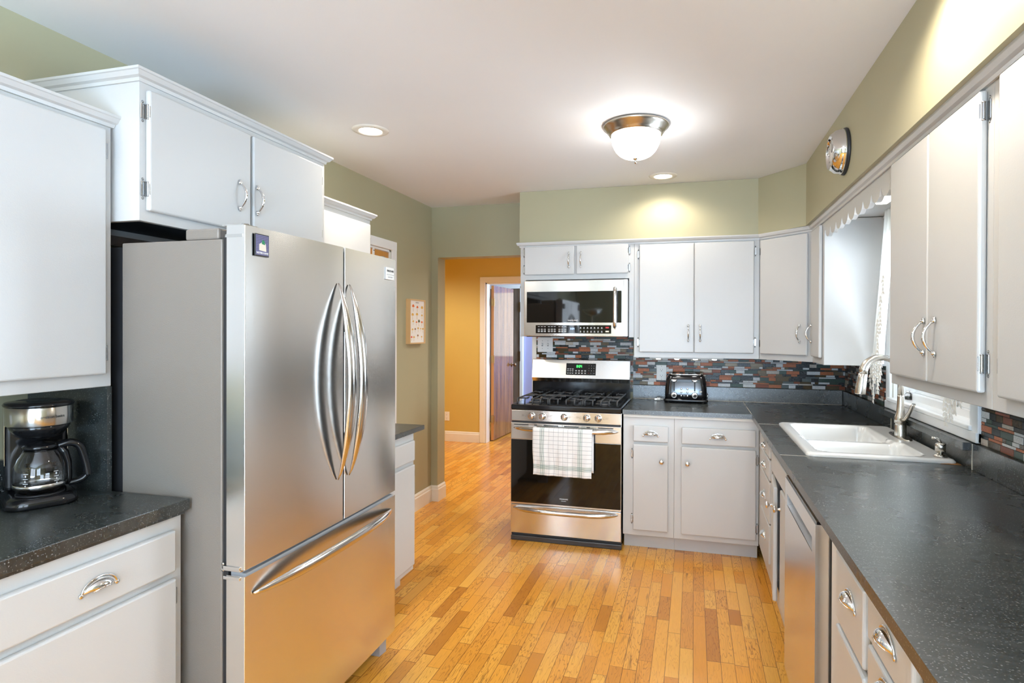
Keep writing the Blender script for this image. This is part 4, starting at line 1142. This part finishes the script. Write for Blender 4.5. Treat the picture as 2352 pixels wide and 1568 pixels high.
part('shell', loft(G(), [(.145, TH - .004, .035, .0285), (.1445, TH - .004, .038, .06), (.142, TH - .006, .040, .12), (.137, TH - .009, .042, .165), (.128, TH - .015, .042, .187), (.116, TH - .026, .040, .197), (.10, TH - .038, .035, .2015)]), M['black'], to)
tp = part('top_plate', loft(G(), [(.122, TH - .030, .035, .1975), (.120, TH - .032, .035, .2035), (.116, TH - .036, .034, .2045)]), M['chrome'], to, 'chrome top plate')
g = G()
for x in (-.082, -.032, .032, .082): g.box(x - .014, x + .014, -TH + .042, TH - .042, .2040, .2050)
part('bread_slot', g, M['slot'], to)
for sx_ in (-.080, .062):
    part('lever_slot', G().box(sx_ - .004, sx_ + .004, -TH - .0005, -TH + .008, .085, .168), M['slot'], to)
    part('lever', G().box(sx_ - .020, sx_ + .020, -TH - .020, -TH + .004, .158, .168, bev=.004).box(sx_ - .011, sx_ + .011, -TH - .016, -TH + .004, .152, .158, bev=.002), M['chrome'], to)
    part('dial', G().lathe([(0, 0), (.0225, 0), (.0225, .004), (.019, .009), (.016, .010), (.0135, .009), (.0125, .013), (.010, .0145), (0, .0145)], (sx_, -TH + .004, .055), 'y', 30, M4=Matrix.Translation((0, 2 * (-TH + .004), 0)) @ Matrix.Scale(-1, 4, (0, 1, 0))), M['chrome'], to)
    part('dial_face', G().lathe([(0, .0146), (.0085, .0146), (.0085, .0155), (0, .0156)], (sx_, -TH + .004, .055), 'y', 20, M4=Matrix.Translation((0, 2 * (-TH + .004), 0)) @ Matrix.Scale(-1, 4, (0, 1, 0))), M['blackm'], to)
for sx_ in (-.030, .012):
    for z in (.052, .076, .100):
        part('button', G().lathe([(0, 0), (.0072, 0), (.0068, .004), (.004, .006), (0, .0062)], (sx_, -TH + .0045, z), 'y', 14, M4=Matrix.Translation((0, 2 * (-TH + .0045), 0)) @ Matrix.Scale(-1, 4, (0, 1, 0))), M['chrome'], to)
g = G()
for z in (.052, .076, .100): g.box(-.016, -.002, -TH + .0015, -TH + .004, z - .001, z + .001)
part('button_label', g, M['white'], to)
part('logo_plate', G().box(.092, .112, -TH + .002, -TH + .0062, .078, .088, bev=.002), M['chrome'], to)
g = G(); g.tube([(.146, -.03, .030), (.152, -.035, .045), (.150, -.02, .062)], .0035, 8); part('crumb_tray_handle', g, M['chrome'], to)
pg = thing('power_plug', 'small white power plug lying left of the toaster', 'plug', (-.245, 4.36, .9155))
part('plug_body', G().box(-.012, .014, -.010, .010, .004, .022, bev=.004), M['plate'], pg)
part('prongs', G().box(-.027, -.012, -.007, -.0055, .007, .014).box(-.027, -.012, .0055, .007, .007, .014).box(-.027, -.0125, -.0012, .0012, .014, .017), M['nickel'], pg)
part('cord', G().tube([(.014, 0, .013), (.03, .004, .012), (.045, .02, .006), (.06, .05, .005), (.085, .075, .005)], .0032, 8), M['plate'], pg)

# outlets and switches
def outlet(name, label, loc, rz, gfci=False):
    o = thing(name, label, 'outlet', loc, rz)
    part('cover_plate', G().box(-.0365, .0365, -.006, 0, -.0575, .0575, bev=.002), M['plate'], o)
    g = G()
    for s_ in (-1, 1):
        z = s_ * .022
        g.box(-.017, .017, -.0075, -.0058, z - .015, z + .015, bev=.001)
        g.box(-.0078, -.0058, -.0080, -.0074, z - .002, z + .006, 1).box(.0058, .0078, -.0080, -.0074, z - .002, z + .006, 1).cyl((0, -.0080, z - .0085), .0028, .0006, 'y', 10, 1)
    g.cyl((0, -.0066, .0485), .0024, .0008, 'y', 8, 1).cyl((0, -.0066, -.0485), .0024, .0008, 'y', 8, 1)
    part('sockets', g, [M['plate'], M['slot']], o)
    return o
outlet('wall_outlet', 'white outlet on the mosaic behind the toaster', (-.232, YB - .0065, 1.112), 0)
outlet('wall_outlet', 'white outlet low on the yellow hall wall', (-3.058, HALL_Y, .318), 0)
outlet('wall_outlet', 'pale outlet on the dark mosaic under the lace curtain, left of the window', (XR - .0065, 3.80, 1.125), RR)
sw = thing('light_switch', 'white double toggle switch plate on the mosaic below the microwave', 'light switch', (-1.133, YB - .0065, 1.313), 0)
part('cover_plate', G().box(-.062, .062, -.006, 0, -.0585, .0585, bev=.002), M['plate'], sw)
for x in (-.023, .023):
    part('toggle', G().box(x - .006, x + .006, -.0068, -.0055, -.013, .013, 1).box(x - .0045, x + .0045, -.018, -.006, -.001, .008, bev=.0015), [M['plate'], M['grey']], sw)
g = G()
for x in (-.023, .023):
    for z in (-.030, .030): g.cyl((x, -.0066, z), .0024, .0008, 'y', 8)
part('screws', g, M['slot'], sw)

# ------------------------------------------------------------------ coffee maker on the left counter (front faces the room)
cm = thing('coffee_maker', 'black and steel drip coffee maker with an empty glass carafe', 'coffee maker', (-1.882, 1.302, .9155), math.radians(62))
cm.scale = (.92, .92, .985)
part('base', loft(G(), [(.088, .110, .05, .0), (.092, .116, .055, .006), (.088, .112, .055, .026), (.070, .094, .05, .032)]), M['black'], cm)
part('warming_plate', G().lathe([(0, 0), (.058, 0), (.062, .002), (.062, .0)], (0, -.030, .0322), 'z', 32), M['blackm'], cm)
g = G(); g.box(-.078, .078, .040, .108, .0325, .232, bev=.012, seg=3); part('water_column', g, M['black'], cm)
for a in (-.0805, .079): part('side_panel', G().box(a, a + .0015, .045, .100, .11, .285), M['steelh'], cm, 'steel side strip')
g = G()
g.lathe([(.045, .196), (.060, .204), (.074, .222), (.080, .236), (0, .236)], (0, -.018, 0), 'z', 36, sy=1.12)
part('brew_head', g, M['black'], cm)
part('steel_band', G().lathe([(0, .2362), (.0842, .2362), (.0852, .238), (.0856, .290), (.0845, .2915), (0, .2915)], (0, -.018, 0), 'z', 44, sy=1.10), steel('banded_steel', (.60, .57, .53), .2), cm, 'brushed steel band')
part('lid', G().lathe([(0, .2918), (.088, .2918), (.090, .296), (.086, .302), (.060, .306), (.055, .3045), (0, .3045)], (0, -.010, 0), 'z', 40, sy=1.22), M['black'], cm)
def bent_text(txt, size, m, parent, phi0, z0, rx, ry, cy=0.0, name='lettering'):
    me = text_mesh(txt, size, .0003); me.materials.clear(); me.materials.append(m)
    for v in me.vertices:
        x, h, d = v.co.x, v.co.y, v.co.z; p = phi0 + x / rx
        v.co = Vector(((rx + .0006 + d) * math.sin(p), cy - (ry + .0006 + d) * math.cos(p), z0 + h))
    return link(name, me, parent)
bent_text('amazon basics', .0115, M['blackp'], cm, .27, .263, .0856, .0942, -.018)
cf = thing('carafe', 'clear glass coffee carafe with black handle, sitting in the coffee maker', 'carafe', cm.matrix_basis @ Vector((0, -.030, .0352)), math.radians(62))
cf.scale = (.92, .92, .985)
pv = [(.0, .0), (.050, .0), (.060, .006), (.066, .020), (.0685, .045), (.066, .075), (.056, .102), (.044, .120), (.041, .128)]
part('glass_bowl', G().lathe(pv + [(.0390, .128), (.042, .119), (.054, .101), (.0635, .075), (.066, .045), (.0635, .021), (.058, .009), (.049, .0035), (0, .0035)], seg=44), M['glass'], cf)
part('metal_band', G().lathe([(.0672, .016), (.0682, .016), (.0698, .030), (.0690, .030)], seg=44), M['steelh'], cf)
part('lid', G().lathe([(0, .1285), (.045, .1285), (.046, .136), (.038, .142), (.012, .146), (.011, .150), (0, .151)], seg=32), M['black'], cf)
ha = math.radians(28 - 62 + 28)
def hp(r, z, w=0): return (r * math.cos(ha) - w * math.sin(ha), r * math.sin(ha) + w * math.cos(ha), z)
def smooth_path(P, n=6):
    P = [Vector(p) for p in P]; Q = [P[0]] + P + [P[-1]]; out = []
    for i in range(1, len(Q) - 2):
        for k in range(n):
            t = k / n; a, b, c, d = Q[i - 1], Q[i], Q[i + 1], Q[i + 2]
            out.append(.5 * ((2 * b) + (c - a) * t + (2 * a - 5 * b + 4 * c - d) * t * t + (3 * b - a - 3 * c + d) * t ** 3))
    return out + [P[-1]]
hw_ = (-math.sin(ha), math.cos(ha), 0)
g = G(); g.tube(smooth_path([hp(.044, .132), hp(.072, .138), hp(.096, .128), (hp(.108, .100)), hp(.117, .062), hp(.121, .032)]), .0115, 14, flat=1.5, up=hw_)
g.tube(smooth_path([hp(.070, .014), hp(.092, .018), hp(.108, .024), hp(.120, .036)]), .0095, 12, flat=1.6, up=hw_)
g.tube([hp(.048, .128), hp(.062, .110), hp(.070, .080), hp(.0715, .040), hp(.070, .012)], [.011, .0105, .0095, .009, .009], 12, flat=1.8, up=hw_)
part('handle', g, M['black'], cf)
g = G()
for sgn, ang in ((1, -128), (1, -62)):
    a0 = math.radians(ang)
    for k, z in enumerate(()):
        r = .0687 if z < .05 else (.0687 - (z - .045) * .10)
        for q in range(4):
            a = a0 + q * .045; a2 = a0 + (q + 1) * .045
            g.poly([(r * math.cos(a), r * math.sin(a), z), (r * math.cos(a2), r * math.sin(a2), z), (r * math.cos(a2), r * math.sin(a2), z + .0012), (r * math.cos(a), r * math.sin(a), z + .0012)])
        if k % 1 == 0:
            for q in range(2):
                a = a0 + .05 + q * .05; g.poly([(r * math.cos(a), r * math.sin(a), z - .007), (r * math.cos(a + .018), r * math.sin(a + .018), z - .007), (r * math.cos(a + .018), r * math.sin(a + .018), z - .002), (r * math.cos(a), r * math.sin(a), z - .002)])
for ang in (-128, -62):
    a0 = math.radians(ang + 90)
    for z, t_ in ((.036, '4'), (.050, '6'), (.064, '8'), (.078, '10'), (.091, '12')):
        rr = .0690 if z < .055 else .0690 - (z - .055) ** 1.35 * 1.05
        bent_text(t_, .0085, M['white'], cf, a0, z - .006, rr, rr)
        for q in range(5):
            a = a0 - .10 + q * .04 - PI / 2; a2 = a + .04
            g.poly([(rr * math.cos(a), rr * math.sin(a), z), (rr * math.cos(a2), rr * math.sin(a2), z), (rr * math.cos(a2), rr * math.sin(a2), z + .0013), (rr * math.cos(a), rr * math.sin(a), z + .0013)])
part('cup_marks', g, M['white'], cf)
outlet('wall_outlet', 'outlet in the shade behind the coffee maker', (XL + .0005, 1.05, 1.13), RL)

# ------------------------------------------------------------------ wall clock on the soffit
ck = thing('wall_clock', 'round chrome wall clock high on the right soffit', 'clock', (SX - .0005, 2.905, 2.236), RR)
S_ = Matrix.Scale(-1, 4, (0, 1, 0))
part('back_disc', G().lathe([(0, 0), (.102, 0), (.104, .004), (.102, .012), (0, .012)], seg=48, axis='y', M4=S_), M['blackm'], ck, 'black back disc')
part('case', G().lathe([(.094, .0122), (.1005, .0122), (.1005, .020), (.098, .023), (.098, .028), (.093, .045), (.082, .058), (.078, .064), (.074, .066), (.071, .064), (.070, .054), (.0, .053)], seg=48, axis='y', M4=S_), M['chrome'], ck)
fa = part('clock_face', G().lathe([(0, .0535), (.069, .0535), (.069, .0545), (0, .0546)], seg=48, axis='y', M4=S_), M['paper'], ck)
g = G()
for k in range(12):
    a = k * PI / 6; c_, s_ = math.cos(a), math.sin(a); r0, r1, w = .056, .065, .0012 if k % 3 else .0022
    g.prism([(c_ * r0 - s_ * w, s_ * r0 + c_ * w), (c_ * r1 - s_ * w, s_ * r1 + c_ * w), (c_ * r1 + s_ * w, s_ * r1 - c_ * w), (c_ * r0 + s_ * w, s_ * r0 - c_ * w)], -.0555, -.0547, axis='y')
part('hour_marks', g, M['blackp'], fa)
part('hour_hand', G().prism([(-.002, 0), (.002, 0), (.020, .030), (.018, .032)], -.0565, -.0558, axis='y'), M['blackp'], ck)
part('minute_hand', G().prism([(-.0015, 0), (.0015, 0), (.004, .052), (.002, .052)], -.0575, -.0568, axis='y'), M['blackp'], ck)

# ------------------------------------------------------------------ lamps
dl_o = thing('ceiling_lamp', 'flush-mount ceiling lamp with lit white glass bowl and nickel rim', 'ceiling light', (-.281, 2.935, CEIL))
part('pan', G().lathe([(0, -.0005), (.158, -.0005), (.163, -.006), (.160, -.014), (.150, -.020), (.140, -.036), (.132, -.042), (.130, -.050), (.122, -.052), (.0, -.050)], seg=56), M['nickel'], dl_o)
prof = [(.120, -.0525)] + [(.121 * math.cos(math.radians(a)) ** .72, -.054 - .112 * math.sin(math.radians(a)) ** 1.05) for a in range(4, 90, 6)] + [(0, -.167)]
part('glass_bowl', G().lathe(prof, seg=56), M['bowl'], dl_o)
part('finial', G().lathe([(.015, -.163), (.016, -.167), (.008, -.172), (.005, -.176), (.008, -.182), (.006, -.189), (0, -.191)], seg=20), M['chrome'], dl_o)
def can(label, x, y, power, colour=WARM):
    t = thing('recessed_light', label, 'ceiling light', (x, y, CEIL))
    part('trim_ring', G().lathe([(.056, -.0008), (.056, -.004), (.060, -.008), (.088, -.005), (.092, -.0008)], seg=48), M['trim'], t)
    part('lens', G().lathe([(0, -.0042), (.056, -.0042), (.056, -.002), (0, -.002)], seg=40), M['bulb'], t)
    add_light('lamp_can_bulb', 'SPOT', (x, y, CEIL - .012), power, colour, (0, 0, 0), spot_size=math.radians(155), spot_blend=.6, shadow_soft_size=.06)
can('round recessed ceiling light on the left, near the fridge', -1.597, 2.672, LAMP_CAN * 2.6)
can('round recessed ceiling light close to the back soffit', -.199, 3.934, LAMP_CAN * 1.3)
can('round recessed ceiling light above the right soffit, out of frame', .47, 1.70, LAMP_CAN * 3.2)
can('round recessed ceiling light above the coffee maker, out of frame', -1.75, .75, LAMP_CAN)
can('added recessed fill light in the hall behind the stove wall, hidden from view', -.95, 5.7, LAMP_CAN * 8, (1, .98, .94))  # this lamp and the next are unseen, added to brighten the yellow wall
can('added recessed fill light at the left end of the hall, hidden from view', -3.2, 5.8, LAMP_CAN * 6, (1, .95, .86))
# two torchiere lamps added behind the camera to brighten the ceiling
def fill_torch(label, x, y, power):
    t = thing('fill_lamp', label, 'lamp', (x, y, 0))
    part('base', G().lathe([(0, .0005), (.14, .0005), (.14, .015), (.03, .03), (0, .03)], seg=32), M['nickel'], t)
    part('pole', G().cyl((0, 0, .03), .011, 1.64), M['nickel'], t)
    part('shade', G().lathe([(.02, 1.67), (.10, 1.70), (.17, 1.77), (.172, 1.77), (.10, 1.695), (.02, 1.665)], seg=32), M['nickel'], t)
    part('bulb', G().lathe([(0, 1.705), (.05, 1.71), (.05, 1.73), (0, 1.735)], seg=20), M['bulb'], t)
    add_light('fill_torchiere', 'SPOT', (x, y, 1.78), power, (.66, .82, 1), (PI, 0, 0), spot_size=math.radians(160), spot_blend=.6, shadow_soft_size=.10)
fill_torch('tall torchiere floor lamp added behind the camera to brighten the ceiling', -.45, -.75, 75)
fill_torch('second torchiere floor lamp added behind the camera for ceiling light, by the left wall', -1.6, -1.3, 32)
# small lamp in the soffit over the sink
t = thing('sink_light', 'bright lamp under the soffit behind the scalloped valance', 'light', (.83, 2.86, 2.0518))
part('housing', G().box(-.03, .03, -.16, .16, -.030, -.0008, bev=.004), M['plate'], t)
part('tube_lens', G().box(-.024, .024, -.15, .15, -.040, -.0302, bev=.004), emis('lit_tube', (1, .98, .94), 8), t)
add_light('lamp_sink_tube', 'AREA', (.83, 2.86, 2.0518 - .045), 2.2, (1, .97, .92), (0, 0, 0), shape='RECTANGLE', size=.05, size_y=.30)
# under-cabinet LED bar
t = thing('under_cabinet_light', 'slim LED light bar under the wall cabinet above the toaster', 'light', (-.05, 4.235, 1.2395))
part('bar', G().box(-.25, .25, -.018, .018, -.010, -.0006, bev=.002), M['plate'], t)
for x in (-.19, -.063, .063, .19):
    part('led_lens', G().lathe([(0, -.0155), (.013, -.0155), (.017, -.0102), (0, -.0102)], (x, 0, 0), seg=20), M['led'], t)
    add_light('lamp_led', 'SPOT', (-.05 + x, 4.235, 1.221), .55, (1, .97, .9), (math.radians(-14), 0, 0), spot_size=math.radians(140), spot_blend=.8, shadow_soft_size=.012)

# ------------------------------------------------------------------ curtains of leaf lace
lace = mat('sheer_white_lace', (.88, .88, .86), .8); b_ = lace.node_tree.nodes['Principled BSDF']; b_.inputs['Transmission Weight'].default_value = .0
n_ = N(lace); tr = n_.new('ShaderNodeBsdfTranslucent'); tr.inputs[0].default_value = (.9, .9, .88, 1)
mxs = n_.new('ShaderNodeMixShader'); mxs.inputs[0].default_value = .5
out = [n for n in lace.node_tree.nodes if n.type == 'OUTPUT_MATERIAL'][0]
n_.link(n_.b.outputs[0], mxs.inputs[1]); n_.link(tr.outputs[0], mxs.inputs[2]); n_.link(mxs.outputs[0], out.inputs[0])
leafm = mat('white_lace_leaf', (.86, .85, .80), .7)
def spray(g, x, y, z, L, lean, n=9, sc_=1.0):
    """hanging stem with paired leaves, in the y-z plane"""
    pts = [(x, y + lean * math.sin(t * 1.6), z - L * t) for t in [k / 10 for k in range(11)]]
    g.tube(pts, .0010, 5)
    for k in range(n):
        t = (k + .5) / n; c = Vector((x, y + lean * math.sin(t * 1.6), z - L * t))
        for s_ in (-1, 1):
            a = math.radians(52 + random.uniform(-8, 8)); l = .027 * sc_; w = .0082 * sc_
            d = Vector((random.uniform(-.12, .12), s_ * math.sin(a), -math.cos(a))); p = Vector((0, -d.z, d.y)).normalized()
            q = [c, c + d * l * .3 + p * w, c + d * l * .7 + p * w * .8, c + d * l, c + d * l * .7 - p * w * .8, c + d * l * .3 - p * w]
            q2 = [v + Vector((-.0007, 0, 0)) for v in q]
            va = [g.bm.verts.new(v) for v in q]; vb = [g.bm.verts.new(v) for v in q2]
            g.bm.faces.new(va); g.bm.faces.new(vb[::-1])
            for i in range(6): g.bm.faces.new((va[i], va[(i + 1) % 6], vb[(i + 1) % 6], vb[i]))
def curtain(name, label, pts_z, folds, flip, seed):
    """pts_z: list of (z, y0, y1, x)"""
    random.seed(seed)
    t = thing(name, label, 'curtain', (0, 0, 0))
    g = G(); NU, NV = 40, 30; rows = []
    for j in range(NV + 1):
        s_ = j / NV * (len(pts_z) - 1); k = min(int(s_), len(pts_z) - 2); f_ = s_ - k; A, B = pts_z[k], pts_z[k + 1]
        z, ya, yb, xx_ = [A[q] + (B[q] - A[q]) * f_ for q in range(4)]
        rows.append([g.bm.verts.new((xx_ + .010 * math.sin(i / NU * folds * 2 * PI), ya + (yb - ya) * i / NU, z)) for i in range(NU + 1)])
    for a, b in zip(rows, rows[1:]):
        for i in range(NU): f = g.bm.faces.new((a[i], a[i + 1], b[i + 1], b[i])); f.smooth = True
    c = part('sheer_panel', g, lace, t)
    m_ = c.modifiers.new('thick', 'SOLIDIFY'); m_.thickness = .0008
    return t
cl = curtain('lace_curtain', 'sheer white leaf-lace curtain at the left side of the sink window', [(2.045, 3.22, 3.34, .945), (1.95, 3.22, 3.36, .945), (1.7, 3.30, 3.42, .945), (1.4, 3.36, 3.50, .942), (1.26, 3.37, 3.53, .94)], 3, 1, 1)
g = G(); random.seed(11)
for (y, z, L) in ((3.52, 1.29, .17), (3.49, 1.31, .12), (3.455, 1.30, .245), (3.43, 1.32, .16), (3.40, 1.31, .20), (3.365, 1.30, .13), (3.34, 1.29, .10)): spray(g, .925 + random.uniform(-.005, .004), y, z, L, random.uniform(-.006, .006), int(L / .019), 1.0)
for (y, z, L) in ((3.35, 1.62, .20), (3.40, 1.50, .18), (3.31, 1.72, .10)): spray(g, .925, y, z, L, .004, int(L / .02), 1.0)
part('lace_leaves', g, leafm, cl)
cr = curtain('lace_curtain', 'sheer leaf-lace curtain at the right side of the sink window, mostly hidden', [(2.045, 2.47, 2.66, .945), (1.7, 2.47, 2.62, .945), (1.26, 2.46, 2.60, .942), (1.20, 2.47, 2.59, .94)], 3, 1, 2)
g = G(); random.seed(5)
for (y, z, L) in ((2.560, 1.24, .165), (2.515, 1.25, .155), (2.475, 1.25, .12), (2.535, 1.30, .12), (2.59, 1.25, .07), (2.445, 1.24, .08)): spray(g, .930 + random.uniform(-.004, .004), y, z, L, random.uniform(-.004, .004), int(L / .017), 1.0)
part('lace_leaves', g, leafm, cr)
cv = thing('curtain_valance', 'leaf-lace top valance hanging across the sink window', 'curtain', (0, 0, 0))
part('rod', G().tube([(.985, 2.44, 2.040), (.985, 3.54, 2.040)], .006, 10), M['plate'], cv)
g = G(); random.seed(7)
rows = []
for z in (2.040, 1.90):
    rows.append([g.bm.verts.new((.986 + .005 * math.sin(i * .9), 2.68 + .60 * i / 40, z - (.05 * math.sin(PI * i / 40) if z < 2 else 0))) for i in range(41)])
for i in range(40): f = g.bm.faces.new((rows[0][i], rows[0][i + 1], rows[1][i + 1], rows[1][i])); f.smooth = True
part('sheer_band', g, lace, cv)
g = G()
for k in range(15): spray(g, .975, 2.70 + k * .038, 1.92 - .05 * math.sin(PI * k / 14), .075 + .02 * (k % 3), 0, 5)
part('lace_leaves', g, leafm, cv)

# jar on the window sill
j = thing('jar', 'tiny glass jar with green contents on the window sill', 'jar', (1.070, 3.40, 1.0774))
part('glass', G().lathe([(0, 0), (.016, 0), (.0175, .003), (.0175, .028), (.012, .034), (.011, .036), (.0105, .033), (.016, .027), (.016, .003), (0, .002)], seg=24), M['glass'], j)
part('contents', G().lathe([(0, .0022), (.0155, .0032), (.0155, .017), (0, .017)], seg=24), M['green'], j, 'green contents')
part('lid', G().lathe([(0, .0365), (.0125, .0365), (.0125, .044), (0, .045)], seg=20), M['chrome'], j)
